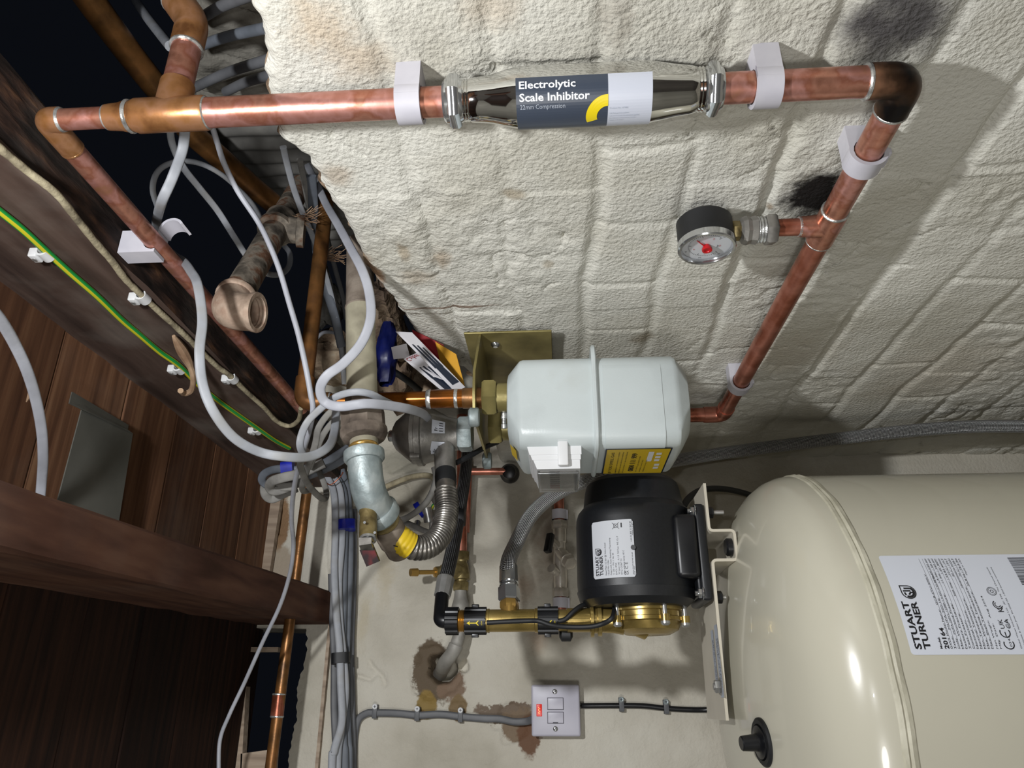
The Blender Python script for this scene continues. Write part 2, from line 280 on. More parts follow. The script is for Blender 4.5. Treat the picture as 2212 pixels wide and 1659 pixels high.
class MB:
    def __init__(s): s.v = []; s.f = []; s.m = []; s.uv = {}; s.mats = []; s.cur = 0
    def mat(s, m):
        m = M[m] if isinstance(m, str) else m
        if m not in s.mats: s.mats.append(m)
        s.cur = s.mats.index(m); return s
    def add(s, vs, fs, uvs=None):
        o = len(s.v); s.v += [Vector(v) for v in vs]
        for i, f in enumerate(fs):
            s.f.append([k + o for k in f]); s.m.append(s.cur)
            if uvs: s.uv[len(s.f) - 1] = uvs[i]
        return s
    def sweep(s, pts, r, seg=14, flat=None, caps=True, radf=None, up=None):
        """tube along pts; flat=(half width, half thickness) makes a flat sheath whose broad side looks away from `up`"""
        n = len(pts); T = [(pts[min(i + 1, n - 1)] - pts[max(i - 1, 0)]).normalized() for i in range(n)]
        nv = Vector((0, 0, 1)) if abs(T[0].z) < .9 else Vector((1, 0, 0)); vs = []; L = 0; ls = []
        for i, p in enumerate(pts):
            if i: L += (p - pts[i - 1]).length
            ls.append(L)
            if flat is not None and up is None:
                nv = (Vector((0, 0, ZC)) - p)
            elif up is not None: nv = Vector(up)
            nv = (nv - T[i] * nv.dot(T[i])).normalized(); bv = T[i].cross(nv)
            rr = radf(L, i) if radf else r
            for k in range(seg):
                a = 2 * PI * k / seg
                if flat:
                    ca, sa = math.cos(a), math.sin(a); e = .55
                    x = flat[0] * math.copysign(abs(ca) ** e, ca); y = flat[1] * math.copysign(abs(sa) ** e, sa)
                else: x, y = rr * math.cos(a), rr * math.sin(a)
                vs.append(p + bv * x + nv * y)
        fs = []; uv = []
        for i in range(n - 1):
            for k in range(seg):
                k2 = (k + 1) % seg
                fs.append([i * seg + k, i * seg + k2, (i + 1) * seg + k2, (i + 1) * seg + k])
                uv.append([(k / seg, ls[i]), ((k + 1) / seg, ls[i]), ((k + 1) / seg, ls[i + 1]), (k / seg, ls[i + 1])])
        if caps:
            fs.append(list(range(seg))[::-1]); uv.append([(0, 0)] * seg)
            fs.append([(n - 1) * seg + k for k in range(seg)]); uv.append([(0, ls[-1])] * seg)
        return s.add(vs, fs, uv)
    def lathe(s, o, axis, prof, seg=28, x=None, sides=None, caps=True, squash=None):
        """prof = [(distance along axis, radius)]; sides=6 gives a hexagon"""
        F_ = frame(o, axis, x); n = sides or seg; vs = []; fs = []; uv = []
        for t, r in prof:
            for k in range(n):
                a = 2 * PI * k / n
                q = Vector((r * math.cos(a) * (squash[0] if squash else 1), r * math.sin(a) * (squash[1] if squash else 1), t)); vs.append(F_ @ q)
        for i in range(len(prof) - 1):
            for k in range(n):
                k2 = (k + 1) % n; fs.append([i * n + k, i * n + k2, (i + 1) * n + k2, (i + 1) * n + k])
                uv.append([(k / n, prof[i][0]), ((k + 1) / n, prof[i][0]), ((k + 1) / n, prof[i + 1][0]), (k / n, prof[i + 1][0])])
        if caps:
            if prof[0][1] > 1e-6: fs.append(list(range(n))[::-1]); uv.append([(0, 0)] * n)
            if prof[-1][1] > 1e-6: fs.append([(len(prof) - 1) * n + k for k in range(n)]); uv.append([(0, 0)] * n)
        return s.add(vs, fs, uv)
    def hexnut(s, o, axis, L, r, x=None, c=.12):
        h = r * c
        return s.lathe(o, axis, [(0, r * .9), (h, r), (L - h, r), (L, r * .9)], sides=6, x=x)
    def box(s, o, sx, sy, sz, F_=None, bev=0.0):
        """box centred on o (or with frame F_), sizes sx, sy, sz, bevelled edges"""
        F_ = F_ or Matrix.Translation(Vector(o)); hx, hy, hz = sx / 2, sy / 2, sz / 2
        b = min(bev, hx * .9, hy * .9, hz * .9)
        if b <= 0:
            vs = [F_ @ Vector((x, y, z)) for z in (-hz, hz) for x, y in ((-hx, -hy), (hx, -hy), (hx, hy), (-hx, hy))]
            return s.add(vs, [[3, 2, 1, 0], [4, 5, 6, 7], [0, 1, 5, 4], [1, 2, 6, 5], [2, 3, 7, 6], [3, 0, 4, 7]])
        def ring(z, ins):
            out = []; k = 3
            for cx, cy, a0 in ((hx, hy, 0), (-hx, hy, 90), (-hx, -hy, 180), (hx, -hy, 270)):
                sx_, sy_ = math.copysign(1, cx), math.copysign(1, cy)
                for i in range(k + 1):
                    a = math.radians(a0 + 90 * i / k)
                    out.append(F_ @ Vector((cx - sx_ * b + (b - ins) * math.cos(a), cy - sy_ * b + (b - ins) * math.sin(a), z)))
            return out
        vs = []; zs = []
        for i in range(3):
            a = PI / 2 * i / 3; zs.append((-hz + b - b * math.cos(a) , b - b * math.sin(a)))
        zs = zs + [(-hz + b, 0), (hz - b, 0)] + [(-z, i) for z, i in zs[::-1]]
        for z, ins in zs: vs += ring(z, ins)
        n = 16; fs = []
        for i in range(len(zs) - 1):
            for k in range(n): fs.append([i * n + k, i * n + (k + 1) % n, (i + 1) * n + (k + 1) % n, (i + 1) * n + k])
        fs.append(list(range(n))[::-1]); fs.append([(len(zs) - 1) * n + k for k in range(n)])
        return s.add(vs, fs)
    def prism(s, poly, F_, d0, d1):
        """2-D polygon (counter-clockwise) extruded along the frame's z from d0 to d1"""
        n = len(poly); vs = [F_ @ Vector((x, y, d0)) for x, y in poly] + [F_ @ Vector((x, y, d1)) for x, y in poly]
        fs = [list(range(n))[::-1], list(range(n, 2 * n))] + [[k, (k + 1) % n, n + (k + 1) % n, n + k] for k in range(n)]
        return s.add(vs, fs)
    def ringsec(s, F_, ri, ro, a0, a1, d0, d1, n=20):
        """part of a hoop in the frame's xy plane"""
        vs = []; fs = []
        for i in range(n + 1):
            a = math.radians(a0 + (a1 - a0) * i / n); c, q = math.cos(a), math.sin(a)
            vs += [F_ @ Vector((ri * c, ri * q, d0)), F_ @ Vector((ro * c, ro * q, d0)), F_ @ Vector((ro * c, ro * q, d1)), F_ @ Vector((ri * c, ri * q, d1))]
        for i in range(n):
            for k in range(4): fs.append([i * 4 + k, i * 4 + (k + 1) % 4, i * 4 + 4 + (k + 1) % 4, i * 4 + 4 + k])
        fs += [[3, 2, 1, 0], [n * 4, n * 4 + 1, n * 4 + 2, n * 4 + 3]]
        return s.add(vs, fs)
    def grid(s, fn, nu, nv, uv=True):
        vs = [fn(i / nu, j / nv) for j in range(nv + 1) for i in range(nu + 1)]; fs = []; uvs = []
        for j in range(nv):
            for i in range(nu):
                a = j * (nu + 1) + i; fs.append([a, a + 1, a + nu + 2, a + nu + 1])
                uvs.append([(i / nu, j / nv), ((i + 1) / nu, j / nv), ((i + 1) / nu, (j + 1) / nv), (i / nu, (j + 1) / nv)])
        return s.add(vs, fs, uvs)
    def loft(s, rings, closed=True):
        n = len(rings[0]); vs = [v for r in rings for v in r]; fs = []
        for i in range(len(rings) - 1):
            for k in range(n): fs.append([i * n + k, i * n + (k + 1) % n, (i + 1) * n + (k + 1) % n, (i + 1) * n + k])
        fs.append(list(range(n))[::-1]); fs.append([(len(rings) - 1) * n + k for k in range(n)])
        return s.add(vs, fs)
    def build(s, name, parent=None, smooth=38, label=None):
        me = bpy.data.meshes.new(name); inv = WMAT[parent.name].inverted() if parent else Matrix()
        me.from_pydata([inv @ v for v in s.v], [], s.f)
        for m in s.mats: me.materials.append(m)
        me.polygons.foreach_set('material_index', s.m)
        if s.uv:
            ul = me.uv_layers.new(name='UVMap')
            for p in me.polygons:
                u = s.uv.get(p.index)
                if u:
                    for li, c in zip(p.loop_indices, u): ul.data[li].uv = c
        me.validate(); me.update()
        if smooth:
            me.polygons.foreach_set('use_smooth', [True] * len(me.polygons)); me.set_sharp_from_angle(angle=math.radians(smooth))
        o = bpy.data.objects.new(name, me); C.collection.objects.link(o)
        if parent: o.parent = parent
        WMAT[o.name] = WMAT[parent.name].copy() if parent else Matrix()
        if label: o['label'] = label
        return o
def tag(o, label, cat, group=None):
    o['label'] = label; o['category'] = cat
    if group: o['group'] = group
    return o
def struct(o): o['kind'] = 'structure'; return o
def stuff(o): o['kind'] = 'stuff'; return o
def thing(name, loc, label, cat, group=None, mat=None):
    o = bpy.data.objects.new(name, None); C.collection.objects.link(o); o.empty_display_size = .02
    WMAT[o.name] = mat.copy() if mat else Matrix.Translation(Vector(loc)); o.matrix_world = WMAT[o.name]
    return tag(o, label, cat, group)
def dup(root, mat, label, group=None):
    r = root.copy(); C.collection.objects.link(r); r.matrix_world = mat; WMAT[r.name] = mat.copy(); r['label'] = label
    if group: r['group'] = group
    for ch in list(root.children):
        c = ch.copy(); C.collection.objects.link(c); c.parent = r
        for g in list(ch.children):
            d = g.copy(); C.collection.objects.link(d); d.parent = c
    return r
_fonts = {}
def glyphs(txt, bold=0.0):
    k = (txt, bold)
    if k not in _fonts:
        cu = bpy.data.curves.new('t', 'FONT'); cu.body = txt; cu.size = 1; cu.resolution_u = 2; cu.offset = bold; cu.fill_mode = 'FRONT'
        ob = bpy.data.objects.new('t', cu); me = bpy.data.meshes.new_from_object(ob)
        vs = [(v.co.x, v.co.y) for v in me.vertices]; fs = [list(p.vertices) for p in me.polygons]
        bpy.data.objects.remove(ob); bpy.data.curves.remove(cu); bpy.data.meshes.remove(me)
        x0 = min(v[0] for v in vs); x1 = max(v[0] for v in vs)
        _fonts[k] = ([(x - x0, y) for x, y in vs], fs, x1 - x0)
    return _fonts[k]
def write(mb, txt, fn, x, y, h, width=None, bold=0.0, off=0.0003):
    """lay text on a surface: fn(s, t, lift) -> point; x, y baseline start; h cap height; width forces the line length"""
    vs, fs, wd = glyphs(txt, bold); k = h / .70; kx = (width / wd) if width else k
    mb.add([fn(x + a * kx, y + b * k, off) for a, b in vs], fs)
    return wd * kx

# ================================================================== THE ROOM
XW, YB, UC, UJ = .45, 1.445, .575, .43      # right wall, back wall, floorboards, joist underside
# ragged top edge of the right wall (depth -> height)
_edge = [P(x, y, X=XW) for x, y in [(530, -40), (545, 10), (566, 60), (570, 110), (574, 150), (578, 200), (600, 290), (606, 308), (640, 335), (668, 356), (690, 400), (712, 440), (742, 480), (770, 540), (795, 590), (822, 625), (850, 655), (880, 700), (905, 740), (950, 775), (1000, 800), (1040, 850)]]
_edge = [(p.y, p.z - ZC) for p in _edge]
def top_at(y):
    if y <= _edge[0][0]: return _edge[0][1] + .012 * N3(y, 1, 2, 22)
    for (a, ua), (b, ub) in zip(_edge, _edge[1:]):
        if a <= y <= b: return ua + (ub - ua) * (y - a) / max(b - a, 1e-6) + .004 * N3(y, 3, 2, 70)
    return _edge[-1][1]
random.seed(4)
COURSE = .0845; C0 = .043
bricks = {}
for k in range(-14, 5):
    y = -.9 + random.random() * .2; bricks[k] = []
    while y < 1.7:
        y += random.choice([.118, .235, .235]) ; bricks[k].append(y)
def sstep(a, b, x):
    t = max(0, min(1, (x - a) / (b - a))); return t * t * (3 - 2 * t)
def wall_relief(y, u):
    wob = .010 * N3(y, u, 0, 6) + .003 * N3(y, u, 5, 25)
    q = (u + wob - C0) / COURSE; k = math.floor(q); d = min(q - k, k + 1 - q) * COURSE
    strong = .55 + .8 * N3(y, k if q - k > .5 else k - 1, 9, 2.3)
    h = -.0048 * max(.05, strong + .1) * (1 - sstep(.0015, .010, d))
    yy = y + .012 * N3(y, u, 9, 8); dj = min(abs(yy - b) for b in bricks.get(k, [9]))
    h -= .0045 * max(0, .25 + 1.5 * N3(k, round(yy * 4), 3, .7)) * (1 - sstep(.0015, .008, dj))
    rg = sstep(-.1, .25, N3(y, u, 11, 5)); h += .005 * N3(y, u, 3, 7) + (.0006 + .0018 * rg) * N3(y, u, 4, 38) + (.0002 + .0013 * rg) * N3(y, u, 7, 95)
    c = N3(y, u, 21, 16); h -= .0035 * max(0, 1 - abs(c) / .03) * (1 if N3(y, u, 22, 5) > .18 else 0)
    h += .0035 * N3(round(yy * 4.3), k, 2, .9)
    return h
def right_wall():
    mb = MB(); mb.mat('wall_r')
    ys = [-.6, -.4, -.3, -.15, 0, .1, .2] + [.26 + i * (1.46 - .26) / 400 for i in range(401)]
    us = [-1.45, -1.3, -1.15, -1.0] + [-.92 + i * .92 / 270 for i in range(270)]
    nlow = len(us)
    rows = []
    for y in ys:
        t = top_at(y); col = []
        for u in us + [t * j / 70 for j in range(71)]:
            edge_round = 0 if u < t - .012 else .008 * ((u - t + .012) / .012) ** 2
            col.append(Vector((XW - wall_relief(y, u) + edge_round, y, u + ZC)))
        # broken top going into the void
        for j, dx in enumerate((.012, .03, .06, .10, .13)):
            col.append(Vector((XW + dx, y, t + ZC - .004 * j + .012 * N3(y, dx, 1, 40))))
        rows.append(col)
    n = len(rows[0]); vs = [v for r in rows for v in r]
    fs = []; fr = []
    for i in range(len(rows) - 1):
        for j in range(n - 1):
            f = [i * n + j, i * n + j + 1, (i + 1) * n + j + 1, (i + 1) * n + j]
            (fr if j >= n - 6 else fs).append(f)
    mb.add(vs, fs); o = len(mb.f); mb.mat('plaster'); 
    for f in fr: mb.f.append(f); mb.m.append(mb.cur)
    return mb.build('wall_right', smooth=75)
SW = lambda px, py: tuple(P(px, py, X=XW))
M['wall_r'] = paint_wall('painted_brick', [(.3, '#b4b0a2'), (.45, '#cbc8bc'), (.58, '#d5d3c9'), (.75, '#dddbd1')], [
    (SW(1945, 45), .060, '#454244', .8, .95, (1, 1, 1)), (SW(1768, 422), .052, '#0e0b0c', .55, .99, (1, 1.0, 1.25)),
    (SW(1890, 120), .03, '#55524f', .8, .6, (1, 1, 1)),
    (SW(950, 560), .030, '#9a8468', .8, .6, (1, 1, 1.8)), (SW(870, 545), .03, '#a08b6c', .8, .55, (1, 1, 2.6)), (SW(900, 600), .03, '#937c5c', .8, .45, (1, 1.2, 1)),
    (SW(1105, 420), .016, '#8a7a5e', .7, .6, (1, 1.5, 1)), (SW(1185, 570), .014, '#8f7f63', .7, .5, (1, 1, 1.6)),
    (SW(1000, 664), .062, '#6d4a30', .7, .8, (1, 16, 1)), (SW(905, 668), .045, '#6d4a30', .7, .7, (1, 14, 1)),
    (SW(1330, 40), .05, '#8d8578', .9, .5, (1, 1, 3)), (SW(690, 60), .05, '#b9a284', .9, .6, (1, 1, 1.6)), (SW(780, 130), .035, '#b39b7c', .9, .5, (1, 1, 1)),
    (SW(720, 380), .022, '#9e876c', .8, .5, (1, 1, 1)), (SW(805, 590), .03, '#a0744c', .6, .8, (1, .8, 2.2)), (SW(1660, 450), .008, '#7e6444', .6, .7, (1, 1, 1)),
    (SW(1390, 730), .02, '#7d6c52', .8, .6, (1, .8, 1)), (SW(1060, 20), .03, '#b29c80', .9, .4, (1, 1, 1)),
    (SW(1700, 760), .10, '#a8987f', .9, .35, (1, 1, 1)), (SW(2050, 800), .16, '#b5a894', .9, .35, (1, 1, 1)),
], bump=.9, grain=230, lumps=1.0)
struct(right_wall())
SB = lambda px, py: tuple(P(px, py, Y=YB))
M['wall_b'] = paint_wall('painted_plaster', [(.3, '#aaa495'), (.45, '#beb8aa'), (.6, '#c8c3b6'), (.75, '#cfcbbf')], [
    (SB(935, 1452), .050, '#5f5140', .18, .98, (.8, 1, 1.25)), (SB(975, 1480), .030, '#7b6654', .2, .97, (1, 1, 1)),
    (SB(948, 1440), .019, '#0c0a09', .3, .98, (.8, 1, 1)), (SB(920, 1522), .022, '#8a7340', .2, .97, (.8, 1, 1)), (SB(990, 1530), .019, '#7a6648', .2, .97, (.8, 1, 1)), (SB(900, 1545), .018, '#6a5030', .3, .9, (1.6, 1, 1)),  # first spot paints the dark inside the pipe hole
    (SB(1090, 1537), .045, '#6f5f50', .2, .95, (2.6, 1, .8)), (SB(1115, 1565), .034, '#7c6a56', .2, .97, (1.1, 1, 1)), (SB(1142, 1590), .030, '#6a4c38', .25, .97, (.8, 1, 1.3)),
    (SB(1190, 1150), .09, '#7c6552', .9, .55, (.6, 1, 1.6)), (SB(1130, 1270), .05, '#8a6c54', .9, .5, (1, 1, 1)), (SB(1160, 1380), .03, '#9c8068', .9, .5, (.8, 1, 1)),
    (SB(830, 1230), .05, '#b0a17e', .8, .4, (.5, 1, 2)), (SB(780, 1340), .05, '#b4a684', .9, .4, (.6, 1, 2)),
    (SB(598, 1130), .032, '#8a6c4e', .2, .97, (.5, 1, 1)), (SB(590, 1075), .03, '#7d5c40', .25, .97, (.8, 1, 1)), (SB(600, 1230), .03, '#a0907c', .3, .8, (.6, 1, 1)),
    (SB(868, 1000), .028, '#9a9688', .3, .8, (1, 1, .6)), (SB(620, 1540), .022, '#6f5240', .3, .9, (.5, 1, 2)),
    (SB(1700, 1150), .25, '#a3967f', .9, .5, (1, 1, 1)),
], bump=.5, grain=210, lumps=.35)
def cracks():
    return [[SB(756, 1455), SB(778, 1462), SB(800, 1468), SB(815, 1452), SB(826, 1462), SB(832, 1478)], [SB(815, 1452), SB(803, 1440), SB(797, 1428)],
            [SB(700, 1062), SB(705, 1120), SB(702, 1180), SB(706, 1270)], [SB(845, 1020), SB(880, 1000), SB(930, 985)], [SB(870, 1030), SB(885, 1052), SB(893, 1090)]]
CR = [[Vector(q) for q in c] for c in cracks()]
def back_relief(x, u):
    h = .004 * N3(x, u, 13, 7) + .0018 * N3(x, u, 4, 40) + .0008 * N3(x, u, 7, 120)
    d = min(abs(x - b) for b in (.335, .195))
    p = Vector((x, YB, u + ZC)); m = 9
    for c in CR:
        for a, b in zip(c, c[1:]):
            t = max(0, min(1, (p - a).dot(b - a) / (b - a).length_squared)); m = min(m, (p - (a + (b - a) * t)).length)
    if m < .006: h -= .005 * (1 - m / .006)
    for q, r, dep in ((Vector(SB(957, 1442)), .030, .05), (Vector(SB(1000, 1440)), .012, .02)):
        e = (p - q).length + .006 * N3(x, u, 1, 60)
        if e < r: h -= dep * sstep(r, r * .55, e)
    for q, r, dep in ((Vector(SB(940, 1455)), .052, .006), (Vector(SB(1110, 1560)), .035, .004), (Vector(SB(925, 1523)), .02, .003), (Vector(SB(990, 1532)), .018, .003), (Vector(SB(598, 1130)), .03, .006)):
        e = (p - q).length + .016 * N3(x, u, 1, 40)
        if e < r: h -= dep * sstep(r, r * .8, e)
    return h
def back_wall():
    mb = MB(); mb.mat('wall_b')
    xs = [-.75, -.5, -.3, -.2] + [-.14 + i * .64 / 230 for i in range(231)] + [.52, .6, .75]
    us = [-1.45, -1.2, -.9] + [-.6 + i * .6 / 160 for i in range(160)]
    n = 0; cols = []
    for x in xs:
        if x < .13: t = .484 + .006 * N3(x, 0, 0, 17) + .004 * N3(x, 5, 0, 93) + .012 * N3(x, 9, 0, 5)
        elif x > .47: t = .475
        else: t = .62
        col = [Vector((x, YB - back_relief(x, u), u + ZC)) for u in us + [.46 * j / 116 for j in range(117)] + [.46 + (t - .46) * j / 10 for j in range(1, 11)]]
        col += [Vector((x, YB + .03, t + ZC)), Vector((x, YB + .11, t + ZC - .01))]
        cols.append(col)
    n = len(cols[0]); vs = [v for c in cols for v in c]
    mb.add(vs, [[i * n + j, (i + 1) * n + j, (i + 1) * n + j + 1, i * n + j + 1] for i in range(len(cols) - 1) for j in range(n - 1)])
    return mb.build('wall_back', smooth=75)
struct(back_wall())
# floor, far walls of the cellar
M['floor'] = noisy('cellar_floor', [(.3, '#8a8478'), (.7, '#a49d90')], 6, .9, 0, .5, 60)
M['dimwall'] = noisy('whitewashed_wall', [(.3, '#77746c'), (.7, '#87847b')], 5, .9, 0, .3, 60)
mb = MB().mat('floor'); mb.box(V(-.10, .45, -1.475), 1.3, 2.2, .05); struct(mb.build('floor', smooth=0))
mb = MB().mat('dimwall'); mb.box(V(-.70, .45, -.425), .1, 2.1, 2.0); struct(mb.build('wall_left', smooth=0))
M['darkwall'] = noisy('unpainted_wall', [(.3, '#3a3632'), (.7, '#4a4540')], 5, .9, 0, .3, 60)
mb = MB().mat('darkwall'); mb.box(V(-.12, -.60, -.425), 1.16, .1, 2.0); struct(mb.build('wall_front', smooth=0))
# ceiling: floorboards seen from below, bay between the joists and the bay beyond, its shade put into the wood colour
def ceiling():
    mb = MB()
    seams = [-.65, -.52, -.38, -.24, -.10, .04, .18, .325, .465, .604, .744, .887, 1.02, 1.16, 1.30, 1.46]
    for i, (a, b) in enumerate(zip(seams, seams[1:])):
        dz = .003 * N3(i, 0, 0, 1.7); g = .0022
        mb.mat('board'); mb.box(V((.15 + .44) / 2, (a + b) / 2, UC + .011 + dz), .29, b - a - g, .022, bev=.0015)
        mb.mat('board_shade'); mb.box(V(-.33, (a + b) / 2 + .02, UC + .012 - dz), .94, b - a - g, .022, bev=.0015)
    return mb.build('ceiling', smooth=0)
struct(ceiling())
def joist(x0_, x1_, y0, y1, mat, name, label, seed, under=None):
    mb = MB().mat(mat); rings = []; n = 60
    for i in range(n + 1):
        y = y0 + (y1 - y0) * i / n; x0 = x0_(y) if callable(x0_) else x0_; x1 = x1_(y) if callable(x1_) else x1_; e = lambda k: .0022 * N3(y * 14, k, seed, 1) + .0008 * N3(y * 70, k, seed, 1)
        c = .0035
        rings.append([V(x0 + e(1), y, UJ + c + e(2)), V(x0 + c + e(3), y, UJ + e(4)), V(x1 - c + e(5), y, UJ + e(6)), V(x1 + e(7), y, UJ + c + e(8)), V(x1 + e(7), y, UC), V(x0 + e(1), y, UC)])
    mb.loft(rings)
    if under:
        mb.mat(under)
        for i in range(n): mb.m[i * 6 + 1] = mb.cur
    return struct(tag(mb.build(name, smooth=30), label, 'joist'))
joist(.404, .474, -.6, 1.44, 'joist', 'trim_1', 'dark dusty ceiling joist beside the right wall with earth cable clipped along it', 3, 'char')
joist(lambda y: .137 + (y - 1.44) * .032, lambda y: .196 + (y - 1.44) * .040, -.6, 1.44, 'joist2', 'trim_2', 'red-brown ceiling joist running across the lower left to the back wall', 8)
# masonry of the void behind the broken wall top
M['brickgrey'] = noisy('dusty_brick', [(.25, '#3c3934'), (.5, '#6d6a63'), (.75, '#8b877e')], 14, .95, 0, .9, 60, spec=.1, dist=.006)
def recess():
    mb = MB().mat('brickgrey')
    def f(s, t):
        y = .28 + s * .36; u = .17 + t * (.195 + .02 * math.sin(s * 9)); k = round(t * 3.2)
        g = -.010 if abs(t * 3.2 - k + .5 - round(t * 3.2 - k + .5)) < .0 else 0
        q = (y + .6 * u) / .075; gr = .006 * (1 - sstep(0, .1, min(q - math.floor(q), math.floor(q) + 1 - q)))
        return V(.615 + .008 * N3(y, u, 0, 14) + .003 * N3(y, u, 1, 60) + gr, y, u)
    mb.grid(lambda s, t: f(s, 1 - t), 110, 70)
    return mb.build('wall_recess', smooth=0)
struct(recess())

# ================================================================== COPPER PIPEWORK (one soldered run)
XP, YA, RP = .424, .432, .0116
def PA(px): return P(px, 237 - .053 * (px - 370), Y=YA)           # a height on the vertical pipe
def zA(px): return PA(px).z - ZC
root = thing('copper_pipework', V(XP, YA, 0), 'large copper pipework framing the scale inhibitor, running from the joist down the brick wall', 'pipe')
uT, uB = zA(100), -.267
cp = 'copper'
def pipe(pts, r, mat, name='pipe', seg=28, par=None, rad=None):
    mb = MB().mat(mat); mb.sweep(fillet(pts, rad, 8) if rad else [Vector(p) for p in pts], r, seg); return mb.build(name, par or root)
def ring(c, ax, r, par=None, name='solder_ring', w=.0035, mat='solder'):
    mb = MB().mat(mat); a = Vector(ax).normalized()
    mb.lathe(Vector(c) - a * w / 2, a, [(0, r), (w * .3, r + .0009), (w * .7, r + .0009), (w, r)], 24); return mb.build(name, par or root)
def vz(px): return V(XP, YA, zA(px))
UPZ = Vector((0, 0, 1))
pipe([vz(965), vz(449)], RP, cp); pipe([V(XP, YA, uB + .028), vz(1550)], RP, cp)
# tee by the joist with its branch into the void
mb = MB().mat('fitting'); mb.lathe(vz(450), UPZ, [(0, RP + .0012), (.002, RP + .0018), ((vz(290) - vz(450)).z - .004, RP + .0018), ((vz(283) - vz(450)).z, RP - .001)], 32)
tee = V(XP, YA, zA(372))
mb.lathe(tee, (1, 0, 0), [(0, RP + .0008), (.012, RP + .0018), (.03, RP + .0016)], 28)
mb.build('tee', root)
ring(vz(448), UPZ, RP + .0002); ring(vz(284), UPZ, RP + .0006)
pipe([tee + Vector((.028, 0, 0)), tee + Vector((.074, 0, 0))], RP, cp)
el0 = tee + Vector((.100, 0, 0)); br = el0 + Vector((.046, -.006, .032))
pipe([tee + Vector((.070, 0, 0)), el0, el0 + (br - el0) * .5], RP + .0016, 'fitting', 'elbow', rad=.03)
ring(tee + Vector((.070, 0, 0)), (1, 0, 0), RP + .001)
pipe([el0 + (br - el0) * .45, el0 + (br - el0) * 2.4], RP, cp); ring(el0 + (br - el0) * .52, br - el0, RP + .001)
# reducer and 15 mm continuation
R15 = .0084
mb = MB().mat('fitting'); mb.lathe(vz(285), UPZ, [(0, RP), (.004, RP + .0002), (.008, R15 + .0024), ((vz(236) - vz(285)).z, R15 + .0016)], 28); mb.build('reducer', root)
ring(vz(235), UPZ, R15 + .0004)
pipe([vz(237), vz(135)], R15, 'copper')
uC_ = .396
pipe([vz(135), V(XP, YA, uC_), V(XP, YA + .034, uC_)], R15 + .0016, 'fitting', 'elbow', rad=.015)
ring(vz(134), UPZ, R15 + .0005, w=.005)
endC = P(648, 868, X=XP)
pipe([V(XP, YA + .030, uC_), V(XP, 1.06, uC_)], R15 + .0006, 'copper')
ring(V(XP, YA + .033, uC_), (0, 1, 0), R15 + .0008, w=.003, mat='fitting')
# bottom elbow, pipe receding along the wall
pipe([V(XP, YA, uB + .030), V(XP, YA, uB), V(XP, YA + .030, uB)], RP + .0017, 'fitting_burnt', 'elbow', rad=.018)
ring(V(XP, YA, uB + .030), UPZ, RP + .0012); ring(V(XP, YA + .031, uB), (0, 1, 0), RP + .0012)
yT = P(1785, 488, X=XP).y
pipe([V(XP, YA + .028, uB), V(XP, yT - .020, uB)], RP, 'copper'); pipe([V(XP, yT + .020, uB), V(XP, 1.10, uB)], RP, 'copper_red')
mb = MB().mat('copper'); mb.lathe(V(XP, yT - .024, uB), (0, 1, 0), [(0, RP), (.001, RP + .0016), (.047, RP + .0016), (.048, RP)], 32)
mb.lathe(V(XP, yT, uB), UPZ, [(0, RP + .001), (.018, R15 + .002), (.027, R15 + .0014)], 28); mb.build('tee', root)
for d in (-.024, .024): ring(V(XP, yT + d, uB), (0, 1, 0), RP + .0008, w=.003)
ring(V(XP, yT, uB + .026), UPZ, R15 + .0006, w=.003)
pipe([V(XP, yT, uB + .022), V(XP, yT, uB + .052)], R15, 'copper_red')
# lower elbow and stub rising behind the meter
e2 = V(XP, 1.125, uB)
pipe([V(XP, 1.095, uB), e2, e2 + Vector((0, 0, .030))], RP + .0015, 'copper_red', 'elbow', rad=.016)
pipe([e2 + Vector((0, 0, .028)), e2 + Vector((0, 0, .30))], RP, 'copper_red')

# ------------------------------------------------------------------ scale inhibitor on the vertical pipe
R_ = thing('scale_inhibitor', vz(1250), 'chrome scale inhibitor cylinder with slate and pale label in the vertical copper pipe', 'inhibitor')
AX = Vector((0, 0, -1)); xref = (1, 0, 0)
zz = lambda px: zA(px)
top, bot = zz(1006), zz(1512)
mb = MB().mat('chrome')
prof = []
for px, r in [(1002, .0150), (1006, .0158), (1008, .0150), (1012, .0158), (1014, .0150), (1018, .0160), (1040, .0166), (1065, .0178), (1095, .0206), (1120, .0222), (1140, .0226), (1380, .0226), (1400, .0222), (1430, .0204), (1460, .0186), (1485, .0176), (1500, .0165), (1503, .0156), (1507, .0165), (1510, .0156), (1514, .0165)]:
    prof.append((top - zz(px), r))
mb.lathe(V(XP, YA, top), AX, prof, 48, x=xref, caps=True); mb.build('cylinder', R_, smooth=50)
for a, b in ((960, 1003), (1516, 1556)):
    L = zz(a) - zz(b); mb = MB().mat('chrome_nut')
    mb.hexnut(V(XP, YA, zz(a) - L * .22), AX, L * .62, .0200, x=(1, .3, 0)); mb.lathe(V(XP, YA, zz(a)), AX, [(0, .0145), (.002, .0165), (L * .3, .0165)], 28); mb.lathe(V(XP, YA, zz(b)), -AX, [(0, .0150), (.002, .0160), (L * .3, .0160)], 28)
    mb.build('nut', R_)
rl = .0229; th0 = math.atan2(-YA, -XP)           # angle that faces the lens
def inh(s, t, lift=0):                             # s down the pipe (reading direction), t towards the wall side
    a = th0 + math.radians(30) - (-t) / rl; r = rl + lift
    return Vector((XP + r * math.cos(th0 + t / rl), YA + r * math.sin(th0 + t / rl), ZC + zz(1117) - s))
